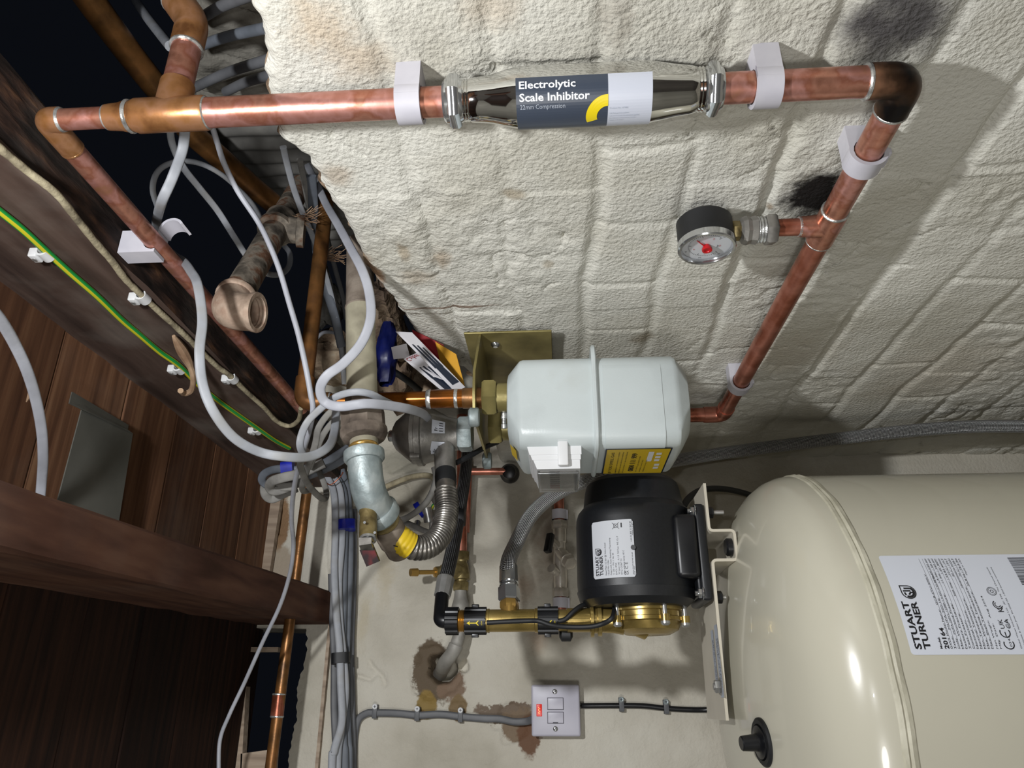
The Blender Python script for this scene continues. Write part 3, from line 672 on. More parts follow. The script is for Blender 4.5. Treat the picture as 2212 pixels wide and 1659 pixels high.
# t positive turns from the lens towards image top (smaller depth)
Ls, Lm = zz(1117) - zz(1308), zz(1117) - zz(1400)
t_hi, t_lo = math.radians(37) * rl, -math.radians(92) * rl
mb = MB().mat('label_d'); g = lambda s0, s1: (lambda i, j: inh(s0 + (s1 - s0) * i, t_lo + (t_hi - t_lo) * j, .0001))
mb.grid(g(0, Ls), 6, 24); mb.mat('label_l'); mb.grid(g(Ls, Lm), 6, 24)
lab = lambda s, t, l: inh(s, t, l + .0002)
k = Ls / 191                                      # metres per photograph pixel along the label
mb.mat('ink_w')
write(mb, 'Electrolytic', lab, 7 * k, .0062, .0053, 117 * k, .02); write(mb, 'Scale Inhibitor', lab, 7 * k, -.0025, .0053, 146 * k, .02)
mb.mat('ink_g'); write(mb, '22mm Compression', lab, 8 * k, -.0080, .0032, 94 * k)
write(mb, 'Product No. 67982', lab, Ls + 3 * k, -.0105, .0012, 38 * k); 
for i, wd in enumerate((40, 62, 55, 30)): write(mb, ['UK fitting instructions', 'see enclosed installation guide', 'for 22mm compression joints', 'max 10 bar'][i], lab, Ls + 3 * k, -.0145 - i * .0022, .0010, wd * k)
mb.mat('yellow'); cx, cy = Ls, -.0162; vs = []; fs = []
for i in range(19):
    a = math.radians(202 - 112 * i / 18)
    for r in (.0081, .0101, .0121, .0142, .0162):
        t = cy + r * math.sin(a); vs.append(lab(cx + r * math.cos(a), t, .0002))
for i in range(18): fs += [[5 * i + q_, 5 * i + q_ + 1, 5 * i + q_ + 6, 5 * i + q_ + 5] for q_ in range(4)]
mb.add(vs, fs)
mb.build('label', R_, smooth=0)

# ------------------------------------------------------------------ hinged pipe clips
def clip_parts(root_, r, gap, L, opened=False):
    F0 = WMAT[root_.name]
    w = r + .0035
    pts = [(-w, -gap), (w, -gap), (w, r * .35)] + [((r + .0004) * math.cos(math.radians(a)), (r + .0004) * math.sin(math.radians(a))) for a in range(20, -201, -20)] + [(-w, r * .35)]
    mb = MB().mat('white'); mb.prism(pts, F0, -L / 2, L / 2); mb.build('saddle', root_, smooth=30)
    mb = MB().mat('white')
    if opened:
        Fh = F0 @ Matrix.Translation((w, r * .3, 0)) @ Matrix.Rotation(math.radians(-105), 4, 'Z') @ Matrix.Translation((-w, -r * .3, 0))
        mb.ringsec(Fh, r + .0006, r + .0032, 12, 165, -L / 2, L / 2)
    else: mb.ringsec(F0, r + .0006, r + .0040, -25, 205, -L / 2, L / 2, 28); mb.box(None, .005, .006, L, F0 @ Matrix.Translation((w + .0005, r * .1, 0)), .001)
    mb.build('strap', root_, smooth=35)
def clipmat(c, axis, out):
    z = Vector(axis).normalized(); y = Vector(out).normalized(); x = y.cross(z)
    return Matrix(((x.x, y.x, z.x, c.x), (x.y, y.y, z.y, c.y), (x.z, y.z, z.z, c.z), (0, 0, 0, 1)))
G = 'white hinged clips on the copper pipe'
m1 = clipmat(vz(887), (0, 0, 1), (-1, 0, 0))
c1 = thing('pipe_clip', (0, 0, 0), 'white plastic pipe clip to the left of the scale inhibitor', 'clip', G, m1); clip_parts(c1, RP + .0004, .0275, .019)
dup(c1, clipmat(vz(1650), (0, 0, 1), (-1, 0, 0)), 'white plastic pipe clip between the scale inhibitor and the copper elbow')
dup(c1, clipmat(V(XP, P(1880, 340, X=XP).y, uB), (0, 1, 0), (-1, 0, 0)), 'white pipe clip around the copper pipe above the pressure gauge tee')
dup(c1, clipmat(V(XP, P(1592, 828, X=XP).y, uB), (0, 1, 0), (-1, 0, 0)), 'white pipe clip low on the copper pipe, right of the gas meter')
c5 = thing('pipe_clip', (0, 0, 0), 'open white pipe clip with raised strap under the dark ceiling joist', 'clip', G, clipmat(V(XP, P(330, 532, X=XP).y, uC_), (0, 1, 0), (0, 0, -1))); clip_parts(c5, R15 + .001, .034, .020, True)

# ------------------------------------------------------------------ pressure gauge
gc = V(XP - .002, yT, (P(1520, 505, X=XP).z - ZC))
R_ = thing('pressure_gauge', gc, 'round black pressure gauge with red needle screwed to the copper tee', 'gauge')
gr = .0268; fx = (-1, 0, 0)
face = gc + Vector((-.0165, 0, 0))
mb = MB().mat('blackr'); mb.lathe(gc + Vector((.014, 0, 0)), fx, [(0, gr - .003), (.003, gr), (.029, gr), (.0295, gr - .0004)], 48); mb.build('case', R_)
mb = MB().mat('dial'); mb.lathe(gc + Vector((-.0150, 0, 0)), fx, [(0, gr - .002), (.0006, gr - .002)], 48)
Fd = frame(gc + Vector((-.0158, 0, 0)), fx, (0, 0, 1))    # x = up the wall, y = across
dl = lambda s, t, l: Fd @ Vector((t, -s, l))
mb.mat('ink')
for i in range(41):
    a = math.radians(225 - 270 * i / 40); r0 = .0165 if i % 10 else .0145; r1 = .0178; wv = .00022
    d = Vector((math.cos(a), math.sin(a))); q = Vector((-d.y, d.x)) * wv
    mb.add([dl(*(d * r0 + q), .0001), dl(*(d * r0 - q), .0001), dl(*(d * r1 - q), .0001), dl(*(d * r1 + q), .0001)], [[0, 1, 2, 3]])
for i, tx in enumerate(['0', '2', '4', '6', '8', '10']):
    a = math.radians(225 - 54 * i); write(mb, tx, dl, .0205 * math.cos(a) - .001, .0205 * math.sin(a) - .001, .0024, off=.0002)
write(mb, 'bar', dl, -.003, -.0115, .0024, off=.0002); mb.mat('red')
for i in range(5):
    a = math.radians(180 - 67.5 * i); write(mb, str(i * 40), dl, .0125 * math.cos(a) - .002, .0125 * math.sin(a) - .001, .0016, off=.0002)
mb.build('dial', R_, smooth=30)
Fn = Fd @ Matrix.Rotation(math.radians(-46), 4, 'Z')
mb = MB().mat('red'); mb.add([Fn @ Vector(p) for p in [(-.002, -.0012, .0016), (.0165, -.0002, .0016), (.0165, .0002, .0016), (-.002, .0012, .0016), (-.002, -.0012, .0022), (.0165, -.0002, .0020), (.0165, .0002, .0020), (-.002, .0012, .0022)]], [[3, 2, 1, 0], [4, 5, 6, 7], [0, 1, 5, 4], [1, 2, 6, 5], [2, 3, 7, 6], [3, 0, 4, 7]])
mb.lathe(face + Vector((0, 0, 0)), fx, [(-.001, .0030), (.0032, .0050), (.0050, .0048), (.0050, .0030), (.0040, .0026)], 20); mb.build('needle', R_)
m_, b_, _n = base_mat('gauge_glass', .03, 0, '#ffffff'); b_.inputs['Transmission Weight'].default_value = 1; b_.inputs['IOR'].default_value = 1.15; M['glass'] = m_
mb = MB().mat('chrome_nut'); mb.lathe(gc + Vector((-.013, 0, 0)), fx, [(0, gr - .001), (0, gr + .0009), (.0062, gr + .0009), (.0074, gr - .0002), (.0074, gr - .0022), (.0045, gr - .0034), (.0034, gr - .0034), (.0034, gr - .003)], 56, caps=False); mb.build('bezel', R_)
dn = (0, 0, -1)
b0 = gc + Vector((0, 0, -gr + .001)); tee_top = V(XP, yT, uB + .050); Lg = (b0 - tee_top).z
mb = MB().mat('brass_dull'); mb.hexnut(b0, dn, Lg * .20, .0098, x=(1, .4, 0)); mb.build('stem', R_)
mb = MB().mat('alu'); o = b0 + Vector((0, 0, -Lg * .18))
mb.lathe(o, dn, [(0, .010), (.002, .0128), (.006, .0142), (.010, .0128), (.013, .0135), (Lg * .38, .0140), (Lg * .40, .0120)], 8, x=(1, .2, 0)); mb.build('adaptor', R_, smooth=20)
mb = MB().mat('solder'); o = b0 + Vector((0, 0, -Lg * .56)); mb.lathe(o, dn, [(0, .0120), (.0015, .0132), (.003, .0120), (.0045, .0132), (.006, .0120), (.0075, .013), (.009, .012)], 28)
mb.mat('alu'); mb.hexnut(o + Vector((0, 0, -.0085)), dn, Lg * .44 - .0075, .0158, x=(1, .1, 0)); mb.build('nut', R_)

# ------------------------------------------------------------------ GAS METER
MX0, MX1, MY0, MY1 = .2613, .372, .775, .906
def rr(x0, x1, y0, y1, rc, u, n=5):
    out = []
    for cx, cy, a0 in ((x1 - rc, y1 - rc, 0), (x0 + rc, y1 - rc, 90), (x0 + rc, y0 + rc, 180), (x1 - rc, y0 + rc, 270)):
        for i in range(n + 1):
            a = math.radians(a0 + 90 * i / n); out.append(V(cx + rc * math.cos(a), cy + rc * math.sin(a), u))
    return out
um = lambda px: P(px, 870, Y=.785).z - ZC
R_ = thing('gas_meter', V((MX0 + MX1) / 2, (MY0 + MY1) / 2, um(1285)), 'white steel gas meter with yellow label hanging on the brick wall', 'gas meter')
def half(a, b, name):      # a = end cap pixel, b = seam pixel
    s = 1 if a < b else -1; r = []
    for px, ins, rc in [(a, .026, .026), (a + 2 * s, .0195, .028), (a + 22 * s, .0050, .024), (a + 28 * s, .0016, .021), (a + 36 * s, 0, .020), (b - 3 * s, 0, .020), (b, 0, .020)]:
        r.append(rr(MX0 + ins, MX1 - ins * .6, MY0 + ins * .55, MY1 - ins, rc, um(px), 6))
    if s > 0: r = r[::-1]
    mb = MB().mat('meter'); mb.loft(r); return mb.build(name, R_, smooth=28)
half(1094, 1282, 'upper_casing')
lo = half(1492, 1288, 'lower_casing')
mb = MB().mat('meter'); e = .0042
mb.loft([rr(MX0 - e * .4, MX1 + .013, MY0 - e, MY1 + e, .022, um(1291)), rr(MX0 - e, MX1 + .016, MY0 - e * 1.4, MY1 + e * 1.4, .024, um(1288)), rr(MX0 - e, MX1 + .016, MY0 - e * 1.4, MY1 + e * 1.4, .024, um(1283)), rr(MX0 - e * .4, MX1 + .013, MY0 - e, MY1 + e, .022, um(1280))])
mb.build('seam_flange', R_, smooth=30)
# raised panel edge on the lower half
mb = MB().mat('meter'); r = []
for px, ins in [(1300, .004), (1303, -.0009), (1430, -.0009)]: r.append(rr(MX0 + ins, MX1 - .004, MY0 + ins, MY0 + .08, .019, um(px)))
mb.loft(r[::-1]); mb.build('raised_panel', R_, smooth=35)
# yellow label on the left-facing side: reading direction = world right -> here along depth towards the lens
FL = lambda s, t, l=0: V(MX0 - .0012 - l, .889 - s, um(1447) + t)
Ly = .889 - .792; Lh = um(1304) - um(1447)
mb = MB().mat('navy'); mb.add([FL(0, 0), FL(Ly, 0), FL(Ly, Lh), FL(0, Lh)], [[0, 1, 2, 3]])
mb.mat('meter_yellow'); q = .0018; mb.add([FL(q, q, .0002), FL(Ly - q, q, .0002), FL(Ly - q, Lh - q, .0002), FL(q, Lh - q, .0002)], [[0, 1, 2, 3]])
fl = lambda s, t, l: FL(s, t, l + .0003)
mb.mat('ink'); write(mb, 'IF YOU SMELL GAS', fl, .006, Lh - .011, .0036, Ly - .018); write(mb, '0800 111 999', fl, .012, Lh * .50, .0062, Ly - .028, .02)
for i, tx in enumerate(['open doors and windows to ventilate', 'do not operate electrical switches', 'do not smoke or use naked flames']): write(mb, tx, fl, .006, Lh - .017 - i * .0044, .0019, Ly - .016)
for i, tx in enumerate(['turn off the gas supply at the', 'emergency control valve', 'telephone at any time']): write(mb, tx, fl, .008, Lh * .44 - i * .0044, .0018, Ly * (.5 + .15 * (i == 0)))
mb.mat('whitebits')
for x0, w0, y0 in ((.05, .008, .010), (.062, .008, .010), (.074, .008, .010), (.05, .036, .019), (.02, .008, .008), (.032, .008, .008)): mb.add([fl(x0, y0, .0001), fl(x0 + w0, y0, .0001), fl(x0 + w0, y0 + .006, .0001), fl(x0, y0 + .006, .0001)], [[0, 1, 2, 3]])
mb.build('label', R_, smooth=0)
mb = MB().mat('meter_yellow'); mb.add([V(MX0 + .012, MY1 - .1, um(1099)), V(MX0 + .004, MY1 - .1, um(1112)), V(MX0 + .004, MY1 - .06, um(1112)), V(MX0 + .012, MY1 - .06, um(1099))], [[0, 1, 2, 3]]); mb.build('label', R_, smooth=0)
# index housing
mb = MB().mat('whitebits'); ia, ib = um(1137), um(1252)
def irect(x, dy0, dy1, a, b): return [V(x, .787 + dy0, b), V(x, .787 + dy0, a), V(x, .880 - dy1, a), V(x, .880 - dy1, b)]
mb.loft([irect(.264, 0, 0, ia, ib), irect(.2535, 0, .002, ia - .003, ib), irect(.2535, .0010, .003, ia - .004, ib + .001), irect(.2478, .0010, .003, ia - .006, ib + .001), irect(.2478, .002, .004, ia - .007, ib + .002), irect(.2376, .002, .004, ia - .011, ib + .002)])
mb.build('index_housing', R_, smooth=20)
m_, b_, _n = base_mat('index_window', .08, 0, '#dfe2e2'); b_.inputs['Transmission Weight'].default_value = .85; b_.inputs['Alpha'].default_value = .8; M['window'] = m_
mb = MB(); a2, b2 = ia - .014, ib + .006
mb.mat('alu'); mb.box(V(.2372, .833, (a2 + b2) / 2), .0012, .072, a2 - b2)
for i in range(7): mb.mat('black' if i < 5 else 'red'); mb.box(V(.2364, .800 + .0088 * i, (a2 + b2) / 2 + .004), .001, .0065, .011)
mb.build('index_dial', R_, smooth=0)
mb = MB().mat('window'); mb.box(V(.2345, .833, (a2 + b2) / 2), .0028, .078, a2 - b2 + .006, bev=.0012); mb.build('index_window', R_, smooth=0)
mb = MB().mat('whitebits'); uu = um(1213); mb.box(V(.2545, .7845, uu), .030, .007, .0115, bev=.0015); mb.box(V(.2705, .783, uu), .006, .006, .0125, bev=.001); mb.build('latch', R_, smooth=30)
# unions on the meter top
P1, P2 = (.337, .82), (.330, .905)
for (x, y), nm in ((P1, 'zincgold'), (P2, 'zincgold')):
    u0 = um(1094); mb = MB().mat(nm)
    mb.lathe(V(x, y, u0 - .006), UPZ, [(0, .0175), (.019, .0175), (.019, .015), (.022, .015)], 28)
    mb.hexnut(V(x, y, u0 + .014), UPZ, .017, .0235, x=(1, .2, 0)); mb.build('union_nut', R_)
mb = MB().mat('solder'); mb.lathe(V(P1[0] - .010, P1[1] + .012, um(1082)), (-1, .2, 0), [(0, .004), (.012, .004), (.0125, .0028), (.018, .0028), (.019, .0038), (.024, .0034)], 12); mb.build('test_nipple', R_)

# meter bracket: zinc angle plate behind and above the meter
us = um(1028)
R_ = thing('meter_bracket', V(XW - .012, .90, us), 'olive zinc angle bracket on the brick wall carrying the gas meter', 'bracket')
mb = MB().mat('zincgold'); xb = XW - .014
mb.box(V(xb + .0015, .928, (um(1005) + um(1195)) / 2 + .006), .003, .17, um(1005) - um(1195) + .012, bev=.001)
mb.build('wall_plate', R_)
mb = MB().mat('zincgold'); poly = [(.305, .800), (.305, .975), (.36, 1.005), (xb, 1.013), (xb, .845), (.36, .79), (.33, .79)]
mb.prism(poly[::-1], Matrix.Translation((0, 0, ZC)), us + .002, us + .005); mb.build('shelf', R_)
mb = MB().mat('chrome_nut')
for y, u in ((.875, us - .014), (.985, us - .030)): mb = MB().mat('chrome_nut'); mb.lathe(V(xb, y, u), (-1, 0, 0), [(0, .0065), (.002, .006), (.0045, .003)], 16); mb.build('screw', R_)
for q in (V(.306, .803, us + .004), V(.305, .968, us + .004)): mb = MB().mat('galv'); mb.lathe(q, (0, 0, 1), [(-.006, .010), (-.004, .0115), (.004, .0115), (.006, .009)], 20); mb.build('washer', R_)

# ------------------------------------------------------------------ old copper gas outlet: from the void, elbow, down to the meter
RO = .0098; uE = P(648, 862, X=P1[0]).z - ZC; ye = P1[1]
R_ = thing('copper_gas_pipe', V(P1[0], ye, uE), 'aged brown copper pipe with elbow leading down to the gas meter', 'pipe')
pipe([V(P1[0] + .028, ye, uE), V(P1[0] + .31, ye + .004, uE + .002)], RO, 'copper_old', par=R_, seg=24)
pipe([V(P1[0] + .032, ye, uE), V(P1[0], ye, uE), V(P1[0], ye, uE - .034)], RO + .002, 'copper_old', 'elbow', par=R_, rad=.020)
pipe([V(P1[0], ye, uE - .030), V(P1[0], ye, P(940, 865, Y=ye).z - ZC - .0)], RO, 'copper_brown', par=R_, seg=24)
ua, ub = P(928, 865, Y=ye).z - ZC, P(1000, 865, Y=ye).z - ZC
mb = MB().mat('copper_brown'); mb.lathe(V(P1[0], ye, ub), UPZ, [(0, RO + .0018), (ua - ub, RO + .0018)], 26); mb.build('coupling', R_)
for u in (ua, ub + .008): ring(V(P1[0], ye, u), UPZ, RO + .0012, par=R_, w=.007)
ring(V(P1[0], ye, uE - .034), UPZ, RO + .001, par=R_, w=.003)
mb = MB().mat('copper_old'); mb.lathe(V(P1[0], ye, um(1072)), UPZ, [(0, .0135), (ub - um(1072), .0125)], 26); mb.build('spigot', R_)

# ------------------------------------------------------------------ galvanised gas supply, elbow, valve
A, B = P(783, 520, X=.475), P(783, 660, X=.43)
def G_(px, py, Y): return P(px, py, Y=Y)
YG = .745
R_ = thing('gas_supply_pipe', G_(780, 700, YG), 'thick pale grey gas pipe coming out of the wall beside the cables', 'pipe')
p0, p1, p2 = G_(778, 585, YG + .012), G_(778, 665, YG), G_(783, 885, YG - .008)
pipe([p0 + (p0 - p1) * .8, p1 + (p2 - p1) * .04], .0166, 'gasdark', par=R_, seg=30); pipe([p1, p2], .0168, 'gaspipe', par=R_, seg=30)
ring(p1, p2 - p1, .0167, par=R_, name='joint', w=.003, mat='gasdark')
d = (G_(788, 965, YG - .012) - p2).normalized(); Lc = (G_(783, 940, YG - .012) - p2).length
mb = MB().mat('gasdark'); mb.lathe(p2, d, [(-.016, .0180), (-.004, .0190), (.0, .0232), (.003, .0238), (Lc * .80, .0238), (Lc * .86, .0225)], sides=8, x=(0, .4, 1)); mb.lathe(p2 + d * Lc * .8, d, [(0, .0250), (.005, .0250), (.010, .0225), (.013, .016)], 28)
mb.build('coupling', R_, smooth=25)
p3 = G_(786, 972, YG - .014); mb = MB().mat('gaspipe'); mb.sweep([p2 + d * Lc * .8, p3 + d * .01], .0150, 26); mb.build('nipple', R_)
ring(p3 - d * .003, d, .0150, par=R_, name='hemp_joint', w=.004, mat='gold')
q0 = G_(786, 975, YG - .014); q1 = G_(793, 1062, YG - .012); q2 = G_(826, 1120, YG + .022)
mb = MB().mat('galv'); pth = fillet([q0, q1, q2], .050, 12); mb.sweep(pth, .0178, 30)
mb.lathe(q0, d, [(-.001, .0170), (.001, .0212), (.009, .0212), (.012, .0190)], 30); dd = (q2 - q1).normalized(); mb.lathe(q2 - dd * .016, dd, [(0, .0190), (.003, .0212), (.012, .0212), (.014, .0170)], 30)
mb.build('elbow', R_)
# valve body following the elbow
v0 = q2 + dd * -.003; R_ = thing('gas_valve', v0, 'brass emergency gas valve with dark red lever below the galvanised elbow', 'valve')
mb = MB().mat('brass_dull'); mb.lathe(v0, dd, [(0, .0145), (.006, .0150), (.007, .0165), (.010, .0165), (.011, .0150), (.022, .0150)], 28); mb.build('neck', R_)
mb = MB().mat('gasdark'); mb.lathe(v0 + dd * .020, dd, [(-.008, .0155), (-.004, .0170), (.018, .0170), (.020, .0155), (.034, .0155), (.036, .0145)], 28); mb.build('body', R_)
sb = G_(796, 1112, YG - .006); st = G_(795, 1162, YG - .016); sd = (st - sb).normalized()
mb = MB().mat('brass_dull'); mb.lathe(sb - sd * .012, sd, [(0, .0095), (.010, .0095), (.012, .0088), ((st - sb).length + .012, .0088)], 26); mb.build('bonnet', R_)
mb = MB().mat('black'); 
for off in ((-.2, 0), (.35, .3)): mb.lathe(G_(796 + off[0] * 40, 1137 + off[0] * 40, YG - .0245), (0, -1, 0), [(0, .0014), (.0012, .0014)], 10)
mb.build('pin_hole', R_)
mb = MB().mat('steel'); mb.hexnut(st + sd * .004, sd, .006, .0058, x=(1, 0, 0)); mb.lathe(st, sd, [(0, .0085), (.003, .0085)], 24); mb.build('nut', R_)
Fl = frame(st + sd * .004, sd, UPZ)
l0, l1, l2 = st + sd * .004, G_(795, 1190, YG - .022), G_(805, 1214, YG - .018)
def strip(mb, pts, w, t, side):
    vs = []; side = Vector(side)
    for i, p in enumerate(pts):
        T = (pts[min(i + 1, len(pts) - 1)] - pts[max(i - 1, 0)]).normalized(); s_ = (side - T * side.dot(T)).normalized(); n_ = T.cross(s_)
        vs.append([p + s_ * w / 2 + n_ * t / 2, p - s_ * w / 2 + n_ * t / 2, p - s_ * w / 2 - n_ * t / 2, p + s_ * w / 2 - n_ * t / 2])
    mb.loft(vs); return mb
mb = MB().mat('darksteel'); strip(mb, [l0, l0 + Vector((0, -.012, 0)), l0.lerp(l1, .5) + Vector((0, -.010, 0)), l1], .0125, .0025, UPZ); 
lv = mb.build('lever', R_)
mb = MB().mat('redvinyl'); strip(mb, [l1 + (l1 - l2) * .35, l1, l2, l2 + (l2 - l1) * .15], .0138, .0040, UPZ); mb.build('grip', lv)

# corrugated flexible hose
h = [v0 + dd * .05, G_(856, 1160, YG + .045), G_(892, 1182, YG + .055), G_(928, 1178, YG + .07), G_(954, 1150, YG + .09), G_(965, 1105, YG + .11), G_(963, 1062, YG + .12)]
R_ = thing('corrugated_gas_hose', h[0], 'corrugated stainless gas hose looping from the valve up to the regulator', 'hose')
pts = catmull(h, 60)
pitch = .0043
Lt = sum((a - b).length for a, b in zip(pts, pts[1:])); N = int(Lt / pitch) * 6; res = []; acc = 0; i = 0; step = Lt / N; res = [pts[0]]
for a, b in zip(pts, pts[1:]):
    s_ = (b - a).length
    while acc + s_ >= step * len(res): res.append(a.lerp(b, (step * len(res) - acc) / s_))
    acc += s_
mb = MB().mat('darksteel'); mb.sweep(res, .0155, 26, radf=lambda L, i: .0118 + .0022 * abs(math.sin(PI * L / pitch)) ** .8); mb.build('corrugated_tube', R_, smooth=60)
mb = MB().mat('meter_yellow'); k0, k1 = int(len(res) * .06), int(len(res) * .24)
mb.sweep(res[k0:k1], .0168, 26, caps=False, radf=lambda L, i: .0141 + .0005 * abs(math.sin(PI * L / pitch))); mid = res[(k0 + k1) // 2]; tdir = (res[k1] - res[k0]).normalized(); nf = (Vector((0, 0, ZC)) - mid); nf = (nf - tdir * nf.dot(tdir)).normalized(); ud = nf.cross(tdir)
mb.mat('ink'); write(mb, '1 t', lambda s, t, l: mid + (-ud) * s * -1 + tdir * -t * -1 + nf * (.0148 + l - (s * s) / .030), -.009, -.003, .0070)
mb.build('tape', R_, smooth=50)
e1 = G_(963, 1062, YG + .12); e0 = G_(962, 1012, YG + .135)
mb = MB().mat('darksteel'); mb.sweep([e1 + (e1 - e0) * .1, e0], .0124, 24); mb.mat('blackr'); mb.lathe(e1.lerp(e0, .3), e0 - e1, [(0, .0130), (.012, .0134), (.02, .0130)], 24); mb.build('end_sleeve', R_)

# ------------------------------------------------------------------ gas regulator
xr, yr = .318, .895
ur = lambda px: P(px, 950, Y=yr).z - ZC
R_ = thing('gas_regulator', V(xr, yr, ur(930)), 'grey cast gas regulator with small white stickers, left of the meter', 'regulator')
rg = .0375; mb = MB().mat('alu')
mb.lathe(V(xr, yr, ur(850)), dn, [(0, .012), (.004, .019), (ur(850) - ur(892), rg - .001), (ur(850) - ur(894), rg), (ur(850) - ur(902), rg)], 44); mb.build('dome', R_, smooth=30)
mb = MB().mat('alu'); mb.lathe(V(xr, yr, ur(902)), dn, [(0, rg), (.001, rg + .0025), (.008, rg + .0025), (.0095, rg), (.020, rg - .003), (ur(902) - ur(970), .0225), (ur(902) - ur(990), .0205)], 44)
e0b = e0; mb.lathe(V(xr, yr, ur(958)), (e0 - V(xr, yr, ur(958))).normalized(), [(0, .014), ((e0 - V(xr, yr, ur(958))).length + .004, .0132)], 24); mb.build('body', R_, smooth=32)
mb = MB().mat('galv'); mb.hexnut(V(xr, yr, ur(990)), dn, ur(990) - ur(1020), .0235, x=(1, .5, 0)); mb.build('outlet_nut', R_)
for a in (-150, -60, 30, 120): mb = MB().mat('alu'); mb.lathe(V(xr + (rg + .002) * math.cos(math.radians(a)), yr + (rg + .002) * math.sin(math.radians(a)), ur(900) + .003), dn, [(0, .0045), (.012, .0045)], 12); mb.build('flange_lug', R_)
mb = MB().mat('chrome_nut'); mb.lathe(V(xr, yr, ur(850) - .001), UPZ, [(0, .008), (.006, .008), (.008, .006)], 6); mb.build('cap_screw', R_)
def sticker(px, py, w_, h_, lines, parent, tilt, rr_, cream=False):
    """sticker on the tapering body, its text reading towards the wall"""
    c = hit_cyl(px, py, (xr, yr), rr_); a0 = math.atan2(c.y - yr, c.x - xr); ct, stt = math.cos(tilt), math.sin(tilt)
    slope = .42 if not cream else -.9
    def f(s, t, l=0):
        s2, t2 = s * ct - t * stt, s * stt + t * ct; r = rr_ + l + .0006 + slope * t2
        return Vector((xr + r * math.cos(a0 + s2 / rr_), yr + r * math.sin(a0 + s2 / rr_), c.z + t2))
    mb = MB().mat('label_w' if not cream else 'cream_cable'); mb.grid(lambda i, j: f((i - .5) * w_, (j - .5) * h_), 6, 4)
    mb.mat('ink')
    for tx, x, y, h, wd in lines: write(mb, tx, lambda s, t, l: f(s, t, l + .0002), x, y, h, wd, .015)
    return mb.build('sticker', parent, smooth=0)
sticker(947, 922, .0165, .0155, [('Fr', -.0055, .001, .0035, .0045), ('1111', -.006, -.0055, .0045, .011)], R_, 0, .0300)
sticker(944, 967, .0165, .0155, [('Fr', -.0055, .001, .0032, .0045), ('1111', -.006, -.0040, .0035, .009), ('PROPERTY', -.006, -.0072, .0016, .012)], R_, -.25, .0300)
sticker(884, 928, .030, .014, [('GAS PRESSURE REGULATOR', -.013, .0035, .0014, .025), ('inlet pressure 75 mbar max', -.013, .0005, .0013, .024), ('set at 21 mbar  BS 3554', -.013, -.0025, .0013, .022), ('serial 1997/0452', -.013, -.0055, .0013, .014)], R_, 0, .0285, True)
# black bonding lead under the bracket
mb = MB().mat('blackr'); mb.sweep(catmull([P(1075, 955, Y=.96), P(1050, 965, Y=.93), P(1015, 985, Y=.91), P(985, 1000, Y=.90)], 8), .0035, 10); tag(mb.build('rubber_tube', None), 'thin black tube running under the meter bracket', 'tube')

# ------------------------------------------------------------------ old iron pipe with an open elbow
eC = P(493, 672, U=.350); far = P(648, 405, U=.368); dI = (far - eC).normalized()
R_ = thing('open_iron_pipe', eC, 'rusty iron pipe ending in an open threaded elbow among the cables', 'pipe')
mo = P(532, 678, U=.388 - .020)
mo = eC + Vector((-.004, -.002, -.034))
mb = MB().mat('iron_end'); pth = fillet([eC + dI * .032, eC, mo], .024, 10); mb.sweep(pth, .0205, 30, caps=False)
mb.lathe(eC + dI * .026, dI, [(0, .0205), (.002, .0225), (.007, .0225), (.008, .018)], 30)
dm = (mo - pth[-2]).normalized(); mb.lathe(mo, dm, [(-.006, .0212), (-.001, .0222), (.0005, .0215), (.0005, .0172), (-.002, .0160), (-.004, .0172), (-.006, .0160), (-.008, .0172), (-.010, .0160), (-.03, .016), (-.031, .0)], 30, caps=False)
mb.build('elbow', R_, smooth=60)
mb = MB().mat('iron'); pA = eC + dI * .03; L_ = (far - eC).length * .60; mb.sweep([pA, eC + dI * L_], .0168, 28); mb.build('pipe', R_)
mb = MB().mat('iron'); c0 = eC + dI * (L_ - .012); mb.lathe(c0, dI, [(0, .0185), (.003, .0230), (.012, .0232), (.014, .0205), (.040, .0210), (.044, .0175)], 20)
mb.lathe(c0 + dI * .012, (0, .3, -1), [(0, .018), (.026, .0175), (.027, .022), (.036, .022), (.036, .015)], 20); mb.build('coupling', R_, smooth=30)
mb = MB().mat('iron'); mb.sweep([c0 + dI * .03, far + dI * .01], .0158, 24); mb.build('pipe', R_)

# ================================================================== TANK
TC, TR = (.005, .975), .262
hs = -.292                                     # height of the seam
R_ = thing('pressure_vessel', V(TC[0], TC[1], -1.44), 'tall cream pressure vessel with domed top and a large white rating label', 'tank')
mb = MB().mat('tank'); prof = [(.0, .20), (.02, .215), (.06, TR - .006), (.09, TR), (hs + 1.44 - .004, TR)]
mb.lathe(V(TC[0], TC[1], -1.44), UPZ, prof, 160, caps=False); mb.build('shell', R_, smooth=60)
mb = MB().mat('tank'); prof = [(0, TR), (.012, TR - .0015), (.025, TR - .007), (.038, TR - .017), (.050, TR - .032), (.060, TR - .052), (.069, TR - .080), (.078, TR - .12), (.085, TR - .165), (.089, TR - .21), (.0905, TR - .245), (.091, 0)]
mb.lathe(V(TC[0], TC[1], hs + .004), UPZ, prof, 160, caps=False); mb.build('dome', R_, smooth=60)
mb = MB().mat('tankseam'); vs = []
n = 240; prof = [(-.0055, .0000), (-.0048, .0016), (-.0015, .0022), (.0005, .0012), (.002, .0020), (.0045, .0012), (.0058, .0000)]
